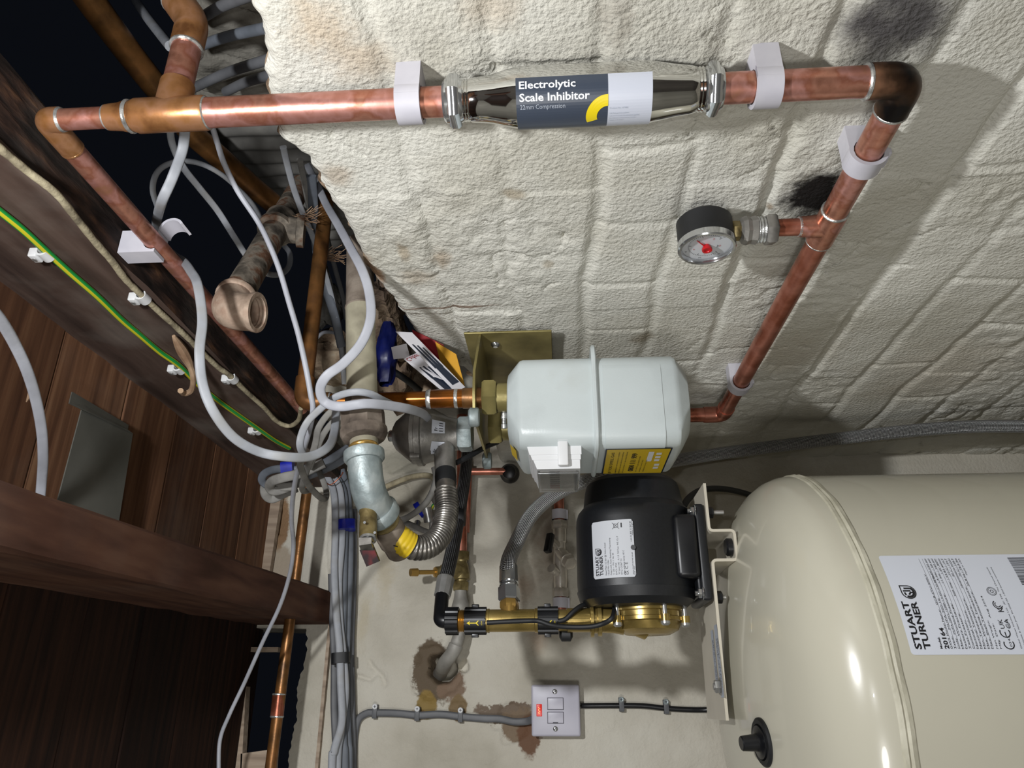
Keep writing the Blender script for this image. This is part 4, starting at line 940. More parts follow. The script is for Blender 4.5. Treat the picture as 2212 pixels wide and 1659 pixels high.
for t, rr_ in prof:
    for i in range(n):
        a = 2 * PI * i / n; e = 1 + .55 * N3(math.cos(a) * 9, math.sin(a) * 9, t * 400, 1); w_ = .0012 * N3(math.cos(a) * 6, math.sin(a) * 6, 3, 1)
        vs.append(V(TC[0] + (TR + rr_ * e - .0003) * math.cos(a), TC[1] + (TR + rr_ * e - .0003) * math.sin(a), hs + t * 1.15 + w_))
mb.add(vs, [[i * n + k, i * n + (k + 1) % n, (i + 1) * n + (k + 1) % n, (i + 1) * n + k] for i in range(len(prof) - 1) for k in range(n)]); mb.build('weld_seam', R_, smooth=0)
# label wrapped round the shell
def tk(px, py): q = hit_cyl(px, py, TC, TR); return q
c0 = tk(1908, 1201); c1_ = tk(1956, 1415)
aL, aR = math.atan2(c1_.y - TC[1], c1_.x - TC[0]), math.atan2(c0.y - TC[1], c0.x - TC[0])
if aL > 0: aL -= 2 * PI
if aR < aL: aR += 2 * PI
zt = (c0.z + c1_.z) / 2; LW = (aR - aL) * TR
def tl(s, t, l=0):              # s from the left edge, t down from the top edge (negative = down)
    a = aL + s / TR; r = TR + .0004 + l; return Vector((TC[0] + r * math.cos(a), TC[1] + r * math.sin(a), zt + t))
def tuv(px, py):
    q = tk(px, py); a = math.atan2(q.y - TC[1], q.x - TC[0])
    if a < aL - .5: a += 2 * PI
    return (a - aL) * TR, q.z - zt
LH = .19; mb = MB().mat('label_w'); rc = .003
vs = []; m_ = 28
def lw(i, j):
    t = -LH * j; ins = 0
    if t > -rc: ins = rc - math.sqrt(max(rc * rc - (rc + t) ** 2, 0))
    return tl(ins + (LW - 2 * ins) * (1 - i), t)
mb.grid(lambda i, j: lw(i, j ** 2), m_, 40)
mb.mat('ink')
def tw(txt, p0, p1, hpx, bold=0.0):
    """text whose baseline starts / ends at photograph pixels p0 / p1"""
    s0, t0 = tuv(*p0); s1, t1 = tuv(*p1); h = abs(tuv(p0[0] - hpx, p0[1])[1] - t0)
    write(mb, txt, tl, s0, t0, h, s1 - s0, bold, .0003)
cx = lambda x, y: (1860 + x * .1687, 1180 + y * .1688)
tw('STUART', cx(778, 1322), cx(655, 708), 14, .03); tw('TURNER', cx(893, 1322), cx(778, 708), 14, .03)
tw('Model:', cx(1042, 1313), cx(1018, 1165), 4.5, .03); tw('20164', cx(1128, 1318), cx(1062, 1045), 9, .03)
rows = [('GWS Model Name:   GCB-STU-200LV', 1168, 1320, 1005, 660), ('Type:    MUPA-200-10', 1212, 1310, 1148, 940), ('Config:   MUPA-200VL-125BP-1.4-SSC-CSS-AMO-STU', 1262, 1310, 1020, 390),
        ('Max. Working Pressure:', 1312, 1310, 1222, 895), ('Factory Precharge:', 1355, 1310, 1290, 985), ('Test Pressure:', 1402, 1310, 1345, 1065), ('Connection:', 1448, 1310, 1395, 1100), ('Nominal Volume:', 1497, 1310, 1440, 1010),
        ('Nominal Temperature:', 1520, 1310, 1490, 990), ('Min. Temperature:', 1560, 1310, 1545, 1010), ('Max. Working Temperature:', 1610, 1308, 1490, 825), ('Max. Shell Temperature:', 1690, 1308, 1590, 880), ('Net Weight:', 1745, 1305, 1700, 1105), ('Mfg. Date:   Aug 2024', 1790, 1305, 1700, 920)]
s_l = tuv(*cx(1128, 1318))[0]
rt = ['10 bar / 150 psi', '1.4 bar / 20 psi', '11 bar / 160 psi', '1.25" BSPP', '200 liter / 52.83 gallon', '-10 C / 14 F', '90 C / 194 F', '(determined to WQA)', '70 C / 158 F', '35.8 kg / 78.9 lbs', 'Made in USA']
t0 = tuv(*cx(1168, 1320))[1]; t9 = tuv(*cx(1790, 1305))[1]; dt = (t9 - t0) / 13.2
hh = -dt * .46
for i, (tx, *_r) in enumerate(rows):
    k = .30 + .012 * len(tx) * (1.0); write(mb, tx, tl, s_l, t0 + dt * (i + (.35 if i > 11 else 0)), hh, min(LW * .0235 * len(tx), LW * .78))
for i, tx in enumerate(rt): wd = LW * .0215 * len(tx) * .8; write(mb, tx, tl, LW - .0045 - wd, t0 + dt * (i + 2.0), hh * .95, wd)
for i in range(12):
    a, b = t0 + dt * (i - .02) - hh * .18, .00013
    pts = [tl(s_l + (LW - .0045 - s_l) * k / 12, a, .00025) for k in range(13)] + [tl(s_l + (LW - .0045 - s_l) * k / 12, a - b * 1.4, .00025) for k in range(13)]
    mb.add(pts, [[13 + k, 14 + k, k + 1, k] for k in range(12)])
def arc(cs, ct, r, w_, a0, a1, n=16, sy=1.0):
    vs = []
    for i in range(n + 1):
        a = math.radians(a0 + (a1 - a0) * i / n)
        vs += [tl(cs + r * math.cos(a), ct + r * sy * math.sin(a), .0003), tl(cs + (r - w_) * math.cos(a), ct + (r - w_) * sy * math.sin(a), .0003)]
    mb.add(vs, [[2 * i, 2 * i + 1, 2 * i + 3, 2 * i + 2][::-1] for i in range(n)])
def rect(s0, t0_, s1, t1): mb.add([tl(s0, t0_, .0003), tl(s1, t0_, .0003), tl(s1, t1, .0003), tl(s0, t1, .0003)], [[0, 1, 2, 3]])
# drop-shaped emblem beside the name
def emblem(put, cs, ct, R):
    def drop(r):
        out = [(cs + r * math.cos(math.radians(a)), ct + r * math.sin(math.radians(a))) for a in range(100, 361, 12)]
        out.append((cs + r * 1.02, ct + r * 1.02)); return out
    a, b = drop(R), drop(R * .86); n_ = len(a); vs = a + b
    put(vs, [[i, (i + 1) % n_, n_ + (i + 1) % n_, n_ + i] for i in range(n_)])
    w_ = R * .17
    def stroke(pts, w_=w_):
        vs = []; 
        for i, p in enumerate(pts):
            q0, q1 = pts[max(i - 1, 0)], pts[min(i + 1, len(pts) - 1)]; dx, dy = q1[0] - q0[0], q1[1] - q0[1]; L = math.hypot(dx, dy) or 1; nx, ny = -dy / L * w_ / 2, dx / L * w_ / 2
            vs += [(p[0] + nx, p[1] + ny), (p[0] - nx, p[1] - ny)]
        put(vs, [[2 * i, 2 * i + 1, 2 * i + 3, 2 * i + 2] for i in range(len(pts) - 1)])
    inner = [(cs + R * .68 * math.cos(math.radians(a)), ct + R * .68 * math.sin(math.radians(a))) for a in range(150, 331, 12)]
    stroke(inner, R * .30)
    stroke([(cs + R * .18, ct + R * .70), (cs + R * .18, ct - R * .30)], R * .2); stroke([(cs - R * .45, ct + R * .45), (cs - R * .05, ct + R * .55)], R * .22)
    stroke([(cs + R * .55, ct + R * .50), (cs + R * .55, ct - R * .35)], R * .24)
    stroke([(cs - R * .40, ct + R * .05), (cs - R * .05, ct - R * .25), (cs - R * .1, ct - R * .55)], R * .22)
es, et = tuv(*cx(605, 590)); er = (tuv(*cx(640, 500))[0] - tuv(*cx(640, 672))[0]) / 2
emblem(lambda vs, fs: mb.add([tl(a, b, .0003) for a, b in vs], fs), es, et, er)
# approval marks
s_, t_ = tuv(*cx(1880, 1225)); k = .0046
arc(s_ - .002, t_, k, .0009, 60, 300); arc(s_ + .008, t_, k, .0009, 60, 300); rect(s_ + .0045, t_ - .0004, s_ + .0085, t_ + .0004)
s_, t_ = tuv(*cx(1830, 1050)); write(mb, 'UK', tl, s_ - .0005, t_ - .0005, .0038, .0085, .0); write(mb, 'CA', tl, s_ - .0005, t_ - .0058, .0038, .0085, .0)
s_, t_ = tuv(*cx(1775, 790)); arc(s_ + .003, t_ + .001, .0042, .0008, 30, 250); arc(s_ + .003, t_ + .001, .0026, .0007, 30, 250); write(mb, 'K', tl, s_ - .004, t_ - .002, .005)
s_, t_ = tuv(*cx(1668, 580)); arc(s_, t_, .0042, .0004, 0, 360, 26); arc(s_, t_, .0032, .0003, 0, 360, 26); arc(s_, t_, .0016, .0005, 0, 360, 16)
write(mb, '0343', tl, *tuv(*cx(1935, 1290)), .0018, .009); write(mb, '0036', tl, *tuv(*cx(1905, 1050)), .0018, .008)
for i, (a, b, tx) in enumerate([(2040, 1300, 'Global Water Solutions Ltd.   JE1 3TB  The Channel Islands'), (2060, 1300, '31 Esplanade, St Helier, Jersey  MA 02368 USA   L-8324 Germany, Luxembourg')]):
    s0, t_ = tuv(*cx(a, b)); write(mb, tx, tl, s_l, t_ - .001 + i * -.0022, hh * .8, LW * .8)
s0, tt = tuv(*cx(2010, 300)); x = tt + .004; random.seed(11); s1 = LW - .004; s0 = LW - .034
xx = s0
while xx < s1:
    wv = random.choice([.0003, .0003, .0006, .0009]); rect(xx, x - .03, xx + wv, x); xx += wv + random.choice([.0003, .0005, .0007])
mb.build('rating_label', R_, smooth=0)
# air valve cap on the dome
vq = V(-.0745, .80, 0); 
zg = -.225
for _ in range(12):
    cpt = P(1648, 1603, U=zg); rd_ = Vector((cpt.x - TC[0], cpt.y - TC[1])).length
    dp_ = [(0, TR), (.012, TR - .0015), (.025, TR - .007), (.038, TR - .017), (.050, TR - .032), (.060, TR - .052), (.069, TR - .080), (.078, TR - .12), (.085, TR - .165), (.089, TR - .21)]
    for (h0, r0), (h1, r1) in zip(dp_, dp_[1:]):
        if r1 <= rd_ <= r0: zg = .5 * zg + .5 * (hs + .004 + h0 + (h1 - h0) * (r0 - rd_) / (r0 - r1))
rad = Vector((cpt.x - TC[0], cpt.y - TC[1], 0)); nrm = (rad.normalized() * .42 + UPZ).normalized()
rdist = rad.length; zc_ = hs + .004
for (h0, r0), (h1, r1) in zip([(0, TR), (.012, TR - .0015), (.025, TR - .007), (.038, TR - .017), (.050, TR - .032), (.060, TR - .052), (.069, TR - .080), (.078, TR - .12), (.085, TR - .165)], [(.012, TR - .0015), (.025, TR - .007), (.038, TR - .017), (.050, TR - .032), (.060, TR - .052), (.069, TR - .080), (.078, TR - .12), (.085, TR - .165), (.0905, TR - .245)]):
    if r1 <= rdist <= r0: zc_ = hs + .004 + h0 + (h1 - h0) * (r0 - rdist) / (r0 - r1); nrm = (rad.normalized() * (h1 - h0) + UPZ * (r0 - r1)).normalized(); break
cpt.z = zc_ + ZC
mb = MB().mat('blackr'); mb.lathe(cpt - nrm * .003, nrm, [(0, .0235), (.0045, .0235), (.0062, .0215), (.0062, .0175), (.0040, .0165)], 40); mb.build('grommet', R_)
mb = MB().mat('black'); mb.lathe(cpt, nrm, [(0, .0165), (.0045, .0160), (.0055, .010), (.007, .0085), (.0225, .0072), (.0235, .0062)], 28); mb.build('valve_cap', R_)
# grey strip of the second label at the frame edge
s_ = tk(1700, 1659); mb = MB().mat('label_m')
def dm_(px, py): return P(px, py, U=-.262)
# ------------------------------------------------------------------ pump bracket: bent plate on the tank top
UB = -.1865; BY0, BY1 = .925, 1.035
R_ = thing('pump_bracket', V(.1, .98, UB), 'cream steel bracket plate with a stepped bend carrying the pump above the tank', 'bracket')
xs_ = [(.256, UB), (.196, UB), (.196, UB - .030), (.160, UB - .030), (.160, UB), (-.018, UB)]
path = fillet([V(x, 0, u) for x, u in xs_], .005, 4); t = .0034
up_, lo_ = [], []
for i, p in enumerate(path):
    T = (path[min(i + 1, len(path) - 1)] - path[max(i - 1, 0)]).normalized(); nn = Vector((0, -1, 0)).cross(T) * -1
    if nn.z < -.01 or (abs(nn.z) <= .01 and False): nn = -nn
    nn = T.cross(Vector((0, 1, 0))); nn = nn if True else -nn
    up_.append(p + nn * t / 2); lo_.append(p - nn * t / 2)
mb = MB().mat('bracket'); vs = []; n = len(path)
def yn(x): return BY0 + (.012 * (1 - min(1, (x + .018) / .02)) if x < .002 else 0)
for a, b in ((up_, 0), (lo_, 0)):
    for q in a: vs += [Vector((q.x, yn(q.x), q.z)), Vector((q.x, BY1 + (.0 if q.x > .09 else .03) - (yn(q.x) - BY0), q.z))]
fs = []
for i in range(n - 1):
    a, b = 2 * i, 2 * n + 2 * i
    fs += [[a, a + 1, a + 3, a + 2], [b, b + 2, b + 3, b + 1], [a, a + 2, b + 2, b], [a + 1, b + 1, b + 3, a + 3]]
fs += [[0, 2 * n, 2 * n + 1, 1], [2 * n - 2, 2 * n - 1, 4 * n - 1, 4 * n - 2]]
mb.add(vs, fs); mb.build('plate', R_, smooth=30)
mb = MB().mat('ink_g'); 
for (x0, x1, y0, y1) in ((.012, .082, .957, .972), (.006, .086, .930, .948)):
    mb.add([V(x0, y0, UB + .0022), V(x1, y0, UB + .0022), V(x1, y1, UB + .0022), V(x0, y1, UB + .0022)], [[0, 1, 2, 3]])
mb.mat('ink')
for j, (y, tx) in enumerate(((.959, 'STUART TURNER'), (.964, 'www.stuart-turner.co.uk'), (.933, 'Serial No. 24-0386'), (.939, 'pump set 46407'))): write(mb, tx, lambda s, t_, l: V(.016 + s, y + t_, UB + .0023 + l), 0, 0, .0028, .055)
mb.build('label', R_, smooth=0)
def bolt(loc, ax, r, L, parent, name='bolt', mat='steel'):
    mb = MB().mat(mat); mb.hexnut(loc, ax, r * .9, r, x=(1, .3, 0)); mb.lathe(loc, ax, [(r * .9, r * .5), (L, r * .5)], 14); mb.lathe(Vector(loc) - Vector(ax) * .0012, ax, [(0, r * 1.3), (.0014, r * 1.3)], 20); return mb.build(name, parent)
bolt(V(.018, .945, UB + .0025), (0, 0, 1), .0075, .008, R_)
for x in (.222, .118):
    mb = MB().mat('black'); mb.lathe(V(x, .940, UB - .002), (0, 0, -1), [(0, .0075), (.007, .0075), (.008, .006)], 6); mb.mat('steel'); mb.lathe(V(x, .940, UB - .009), (0, 0, -1), [(0, .0026), (.005 if x < .2 else .014, .0026)], 12); mb.build('bolt', R_)
mb = MB().mat('black'); mb.lathe(V(.178, .94, UB - .026), UPZ, [(-.002, .011), (.004, .011), (.006, .009)], 24); mb.build('rivet', R_)
mb = MB().mat('black'); mb.lathe(V(.178, .944, UB - .032), (0, 0, -1), [(0, .008), (.001, .006)], 24); mb.build('rivet', R_)

# ------------------------------------------------------------------ PUMP
py_, pz_ = .985, -.0975
R_ = thing('booster_pump', V(.18, py_, UB + .01), 'black electric booster pump with silver rating plate standing on the cream bracket', 'pump')
mb = MB().mat('pump'); rings = []
# sections along the motor axis (room x): (x, radius, extra at the top, flattening)
SEC = [(.1100, .050), (.1105, .062), (.1180, .0715), (.1275, .0745), (.1300, .0752), (.1303, .0740), (.1400, .0745), (.2150, .0735), (.2230, .0728), (.2300, .0705), (.2355, .0660), (.2385, .0630), (.2600, .0600), (.2680, .0580), (.2735, .0530), (.2745, .040)]
for x, r in SEC:
    ring_ = []
    for i in range(64):
        a = 2 * PI * i / 64; ca, sa = math.cos(a), math.sin(a)
        # squarer shoulders towards the top-front, bulge of the capacitor cover on the front
        e = 1 + .035 * abs(math.sin(2 * a)) ** 2
        rr_ = r * e
        if x > .225: rr_ += .006 * max(0, -sa)
        ring_.append(V(x, py_ + rr_ * ca, pz_ + rr_ * sa))
    rings.append(ring_)
mb.loft(rings); mb.build('motor_casing', R_, smooth=24)
# rating plate on the face turned to the lens
pr = .0752
def pc(px, py):
    """point of the motor cylinder under a pixel -> (x, angle)"""
    d = MW @ Vector(((px - 1106) / F, (py - 829.5) / F, 1)); a = d.y ** 2 + d.z ** 2; b = -2 * (d.y * py_ + d.z * pz_); k_ = py_ ** 2 + pz_ ** 2 - pr * pr
    t_ = (-b - math.sqrt(max(b * b - 4 * a * k_, 0))) / (2 * a); q = d * t_; return q.x, math.atan2(q.z - pz_, q.y - py_)
xa, aa = pc(1287, 1253); xb_, ab = pc(1286, 1130); _, ac = pc(1371, 1192)
if aa < 0: aa += 2 * PI
if ac < 0: ac += 2 * PI
x0, x1, aT, aB = xa, xb_, aa, ac; PWd, PHt = x1 - x0, (aB - aT) * pr
def pl(s, t_, l=0):            # s to the right (room x), t downwards negative
    a = aT - t_ / pr; r = pr * (1 + .035 * abs(math.sin(2 * a)) ** 2) + .0007 + l; return V(x0 + s, py_ + r * math.cos(a), pz_ + r * math.sin(a))
mb = MB().mat('label_m')
def plq(i, j):
    t_ = -PHt * j; ins = 0; rc = .003
    for e in (t_, -PHt - t_):
        if -rc < e <= 0: ins = rc - math.sqrt(max(rc * rc - (rc + e) ** 2, 0))
    return pl(ins + (PWd - 2 * ins) * i, t_)
mb.grid(lambda i, j: plq(i, 1 - j), 14, 30); mb.mat('ink')
U_ = PWd / 100
write(mb, 'STUART', pl, 5 * U_, -12 * U_, 6.2 * U_, 34 * U_, .02); write(mb, 'TURNER', pl, 5 * U_, -20 * U_, 6.2 * U_, 34 * U_, .02)
emblem(lambda vs, fs: mb.add([pl(a, b, .0003) for a, b in vs], fs), 46 * U_, -12.5 * U_, 6.4 * U_)
for i, (tx, wd) in enumerate([('Head Max: 3.2 bar @ Valve closed', 56), ('Head Min: 0.8m', 26), ('Fitted with Auto Resetting Thermotrip', 64), ('V: 230 ~  PH: 1  Hz: 50', 37), ('ENCL: IPX4', 20), ('W Input: 340   A: 1.5  5A Fuse  INS. CL: F', 66), ('RTG: CONT S1', 26), ('Max ambient temp: 40 C', 41)]):
    write(mb, tx, pl, 5 * U_, -(26.5 + 4.55 * i) * U_, 2.7 * U_, wd * U_, .0)
write(mb, 'UK', pl, 4 * U_, -60 * U_ - .0, 2.9 * U_, 7 * U_, .02); write(mb, 'CA', pl, 4 * U_, -63.6 * U_, 2.9 * U_, 7 * U_, .02); write(mb, 'C E', pl, 14 * U_, -63.4 * U_, 5.0 * U_, 11 * U_, .0)
write(mb, 'www.stuart-turner.co.uk', pl, 4 * U_, -PHt + 3.6 * U_, 2.4 * U_, 38 * U_); write(mb, 'RG9 2AD', pl, 4 * U_, -PHt + .8 * U_, 2.2 * U_, 14 * U_)
write(mb, '+44 (0) 800 31 969 80', pl, 60 * U_, -PHt + 3.6 * U_, 2.4 * U_, 36 * U_); write(mb, 'Made in England', pl, 72 * U_, -PHt + .8 * U_, 2.3 * U_, 25 * U_)
def seg(a, b, w_):
    dx, dy = b[0] - a[0], b[1] - a[1]; L = math.hypot(dx, dy); nx, ny = -dy / L * w_ / 2, dx / L * w_ / 2
    mb.add([pl(a[0] * U_ + nx * U_, a[1] * U_ + ny * U_, .0003), pl(a[0] * U_ - nx * U_, a[1] * U_ - ny * U_, .0003), pl(b[0] * U_ - nx * U_, b[1] * U_ - ny * U_, .0003), pl(b[0] * U_ + nx * U_, b[1] * U_ + ny * U_, .0003)], [[0, 1, 2, 3]])
for a, b in (((84, -40), (95, -52)), ((95, -40), (84, -52)), ((86, -43), (93, -43)), ((86, -43), (87, -50)), ((93, -43), (92, -50)), ((87, -50), (92, -50))): seg(a, b, .8)
seg((86, -56), (94, -56), 2.4)
mb.build('rating_plate', R_, smooth=0)
mb = MB().mat('pump'); mb.lathe(pl(50 * U_, -PHt + .001, -.003), (0, -1, .2), [(0, .003), (.0042, .003)], 16); mb.build('screw_boss', R_)
# foot and terminal box under the motor
mb = MB().mat('pump'); mb.box(V(.172, .972, UB + .0095), .118, .090, .013, bev=.004)
mb.box(V(.172, .972, UB + .0165), .106, .078, .006, bev=.003); mb.build('foot', R_)
mb = MB().mat('black'); mb.box(V(.178, .950, UB + .0300), .078, .060, .028, bev=.006); mb.build('terminal_box', R_)
for x in (.222, .122):
    mb = MB().mat('chrome_nut'); mb.hexnut(V(x, .932, UB + .015), UPZ, .005, .0062, x=(1, .2, 0)); mb.lathe(V(x, .932, UB + .014), UPZ, [(0, .008), (.0012, .008)], 18); mb.lathe(V(x, .932, UB + .015), UPZ, [(0, .003), (.0085, .003)], 10); mb.build('fixing_bolt', R_)
# brass pump head on the left end
hx = lambda px, py=1335: P(px, py, Y=py_ - .02)
mb = MB().mat('brass'); cz = P(1385, 1320, Y=py_).z - ZC; cz = pz_ - .012
mb.lathe(V(.112, py_, cz), (-1, 0, 0), [(0, .046), (.006, .046), (.007, .043), (.013, .043), (.014, .0455), (.018, .0455), (.019, .042), (.028, .038), (.033, .028), (.034, .012)], 56); mb.build('pump_head', R_, smooth=30)
for a in (-160, -112, 125, 60, 0):
    mb = MB().mat('brass'); q = V(.099, py_ + .048 * math.cos(math.radians(a)), cz + .048 * math.sin(math.radians(a))); mb.lathe(q, (-1, 0, 0), [(0, .006), (.008, .006)], 16); lug = mb.build('bolt_lug', R_)
    mb = MB().mat('steel'); mb.lathe(q + Vector((.018, 0, 0)), (-1, 0, 0), [(0, .0030), (.026, .0030), (.026, .0058), (.029, .0058), (.031, .0035)], 16); mb.build('bolt', lug)

# ------------------------------------------------------------------ brass flow manifold standing up beside the pump
mx, my = .0965, .98
un = lambda px: P(px, 1340, Y=my).z - ZC
def mp(px, d=0): return V(mx, my, un(px))
R_ = thing('brass_manifold', mp(1200), 'shiny brass pipe manifold with black flow switch collars rising from the pump', 'manifold')
rm = .0142; HX = (1, .5, 0)
def seg_(p0, p1, prof_, mat, name, sides=None, smooth=38, seg=36):
    L = un(p0) - un(p1); mb = MB().mat(mat); mb.lathe(mp(p0), dn, [(L * a, r) for a, r in prof_], seg, sides=sides, x=HX); return mb.build(name, R_, smooth=smooth)
seg_(988, 1010, [(0, .0128)] + [(i / 14, .0128 + .0012 * (i % 2)) for i in range(1, 14)] + [(1, .0128)], 'gold', 'threaded_end')
seg_(1048, 1163, [(0, rm), (.05, rm), (.051, rm + .0006), (.08, rm + .0006), (.081, rm - .0004), (.93, rm - .0004), (.94, rm + .0008), (1, rm + .0008)], 'brass', 'tube')
seg_(1200, 1282, [(0, rm - .001), (.3, rm - .001), (.31, rm + .0005), (1, rm + .0005)], 'brass', 'tube')
seg_(1274, 1300, [(0, rm + .002), (.05, rm + .0065), (.3, rm + .0065), (.35, rm + .002), (.60, rm + .002), (.65, rm + .0055), (.95, rm + .0055), (1, rm)], 'brass', 'flange')
seg_(1296, 1345, [(0, rm + .001), (.6, rm + .002), (1, rm + .004)], 'brass', 'tube')
mb = MB().mat('brass'); mb.sweep(fillet([mp(1335), mp(1360), V(.088, py_, cz)], .02), .016, 28); mb.build('inlet_bend', R_)
def collar(p0, p1, name='flow_switch_collar'):
    L = un(p0) - un(p1); mb = MB().mat('black'); vs = []; n = 72
    for k in range(n):
        a = 2 * PI * k / n; r = rm + .0012 + (.0016 if math.cos(a * 12) > -.2 else 0); vs.append((r * math.cos(a), r * math.sin(a)))
    mb.prism(vs, frame(mp(p0), dn, HX), .0, L); c = mb.build(name, R_, smooth=25)
    a = math.atan2(-my, -mx)
    for s in (-1, 1):
        d = Vector((-math.sin(a), math.cos(a), 0)) * s * -1
        mb = MB().mat('black'); Fc = frame(mp((p0 + p1) / 2 - 1) + d * (rm + .0035), d, UPZ); mb.box(None, L * .32, .008, .005, Fc, .0008); mb.build('clamp_tab', c)
    # yellow arrow facing the lens
    f = lambda s, t_, l: Vector((mx + (rm + .0031 + l) * math.cos(a + t_ / rm), my + (rm + .0031 + l) * math.sin(a + t_ / rm), un(p0) + ZC - s))
    mb = MB().mat('black'); mb.grid(lambda i, j: f(L * (.04 + .92 * i), -.0062 + .0085 * j, 0), 2, 6)
    mb.mat('yellow'); c0_ = -.0022
    mb.add([f(L * .14, c0_, .0002), f(L * .30, c0_ - .0022, .0002), f(L * .25, c0_, .0002), f(L * .30, c0_ + .0022, .0002)], [[0, 1, 2, 3]])
    mb.add([f(L * .24, c0_ - .0004, .0002), f(L * .58, c0_ - .0004, .0002), f(L * .58, c0_ + .0004, .0002), f(L * .24, c0_ + .0004, .0002)], [[0, 1, 2, 3]])
    for s in (-1, 1): mb.add([f(L * .54, c0_, .0002), f(L * .66, c0_ + s * .0024, .0002), f(L * .70, c0_ + s * .0024, .0002), f(L * .62, c0_, .0002)], [[0, 1, 2, 3]])
    write(mb, 'FLOW', lambda s, t_, l: f(L * .80 + t_, c0_ + s - .002, l), 0, 0, .0016, .004)
    mb.build('arrow_plate', c, smooth=0)
collar(1005, 1051); collar(1162, 1206)
# elbow hose tail (black) at the top end
nt0 = mp(966); L = un(964) - un(991)
mb = MB().mat('black'); vs = [( (.0158 + (.0014 if math.cos(k * PI / 3.0 * 1.0) > 0 else 0)) * math.cos(2 * PI * k / 60), (.0158 + (.0014 if math.cos(k * PI / 3.0) > 0 else 0)) * math.sin(2 * PI * k / 60)) for k in range(60)]
mb.prism(vs, frame(mp(964), dn, HX), 0, L); mb.lathe(mp(962), dn, [(0, .012), (.003, .0155), (.006, .0158)], 32); mb.build('union_nut', R_, smooth=30)
ht = [P(954, 1290, Y=1.01), P(955, 1338, Y=my), mp(975)]
ht = [mp(975), V(mx, my, un(950)), V(mx + .031, my + .018, un(950) + .002), P(955, 1288, Y=1.01)]
mb = MB().mat('black'); mb.sweep(fillet([mp(975), V(mx, my, un(951)), P(955, 1285, Y=1.01)], .016, 12), .0092, 22); mb.build('elbow', R_)
# brass hexagon branch for the braided hose
tb = mp(1101); tp = P(1099, 1312, Y=my + .01); td = (P(1099, 1250, Y=my + .018) - tb).normalized()
mb = MB().mat('gold'); mb.lathe(tb, td, [(0, .011), (rm + .006, .011)], 24); mb.hexnut(tb + td * (rm + .0005), td, .011, .0125, x=HX); mb.build('branch_nut', R_)
h0 = tb + td * (rm + .0115)
# wiring of the flow switches
for pts, nm in (([P(1052, 1345, Y=my - .017), P(1090, 1343, Y=my - .018), P(1140, 1341, Y=my - .018), P(1165, 1342, Y=my - .022), P(1190, 1350, Y=my - .023), P(1225, 1354, Y=my - .021), P(1270, 1354, Y=my - .024), P(1300, 1348, Y=my - .028), P(1322, 1335, Y=my - .034), P(1328, 1312, Y=my - .02)], 'lead'),
                ([P(1206, 1342, Y=my - .018), P(1222, 1337, Y=my - .018), P(1240, 1320, Y=my - .017), P(1258, 1308, Y=my - .012), P(1278, 1306, Y=my)], 'lead')):
    mb = MB().mat('blackr'); mb.sweep(catmull(pts, 8), .0030, 12); mb.build(nm, R_)
mb = MB().mat('blackr'); mb.lathe(P(1208, 1370, Y=my + .01), dn, [(0, .004), (.003, .009), (.014, .009), (.017, .004)], 20); mb.build('sensor_plug', R_)

# ------------------------------------------------------------------ braided hoses
h1 = h0 + td * .012
R_ = thing('braided_hose', h0, 'silver braided hose running from the brass manifold down past the tank', 'hose')
mb = MB().mat('chrome_nut'); mb.hexnut(h0, td, .020, .0145, x=HX); mb.lathe(h0 + td * .019, td, [(0, .0112), (.002, .0128), (.006, .0112), (.007, .0128), (.030, .0124), (.033, .0108)], 12, x=HX); mb.build('ferrule', R_, smooth=25)
pts = [h0 + td * .030, h0 + td * .055, P(1112, 1180, Y=1.045), P(1150, 1110, Y=1.07), P(1210, 1062, Y=1.10), P(1290, 1032, Y=1.13), P(1400, 1005, Y=1.16), P(1520, 985, X=.385), P(1650, 967, X=.405), P(1800, 949, X=.415), P(1950, 932, X=.418), P(2090, 922, X=.420), P(2240, 921, X=.42)]
mb = MB().mat('braid'); mb.sweep(catmull(pts, 24), .0108, 28); mb.build('braid', R_, smooth=60)
hz = P(955, 1290, Y=1.01); hd = (P(962, 1255, Y=1.02) - hz).normalized()
R_ = thing('braided_hose', hz, 'dark braided hose rising behind the corrugated gas hose from the black elbow', 'hose')
mb = MB().mat('steel'); mb.lathe(hz, hd, [(0, .0095), (.002, .0115), (.028, .0125), (.030, .011)], 10); mb.build('ferrule', R_, smooth=25)
mb = MB().mat('braid_dark'); mb.sweep(catmull([hz + hd * .028, P(968, 1230, Y=1.03), P(978, 1185, Y=1.05), P(990, 1120, Y=1.10), P(1003, 1040, Y=1.14), P(1010, 975, Y=1.17)], 20), .0098, 24); mb.build('braid', R_, smooth=60)
mb = MB().mat('blackr'); mb.lathe(P(990, 1118, Y=1.10), UPZ, [(-.010, .013), (0, .016), (.010, .013)], 20); tag(mb.build('rubber_bung', None), 'black rubber blob beside the dark braided hose', 'bung')

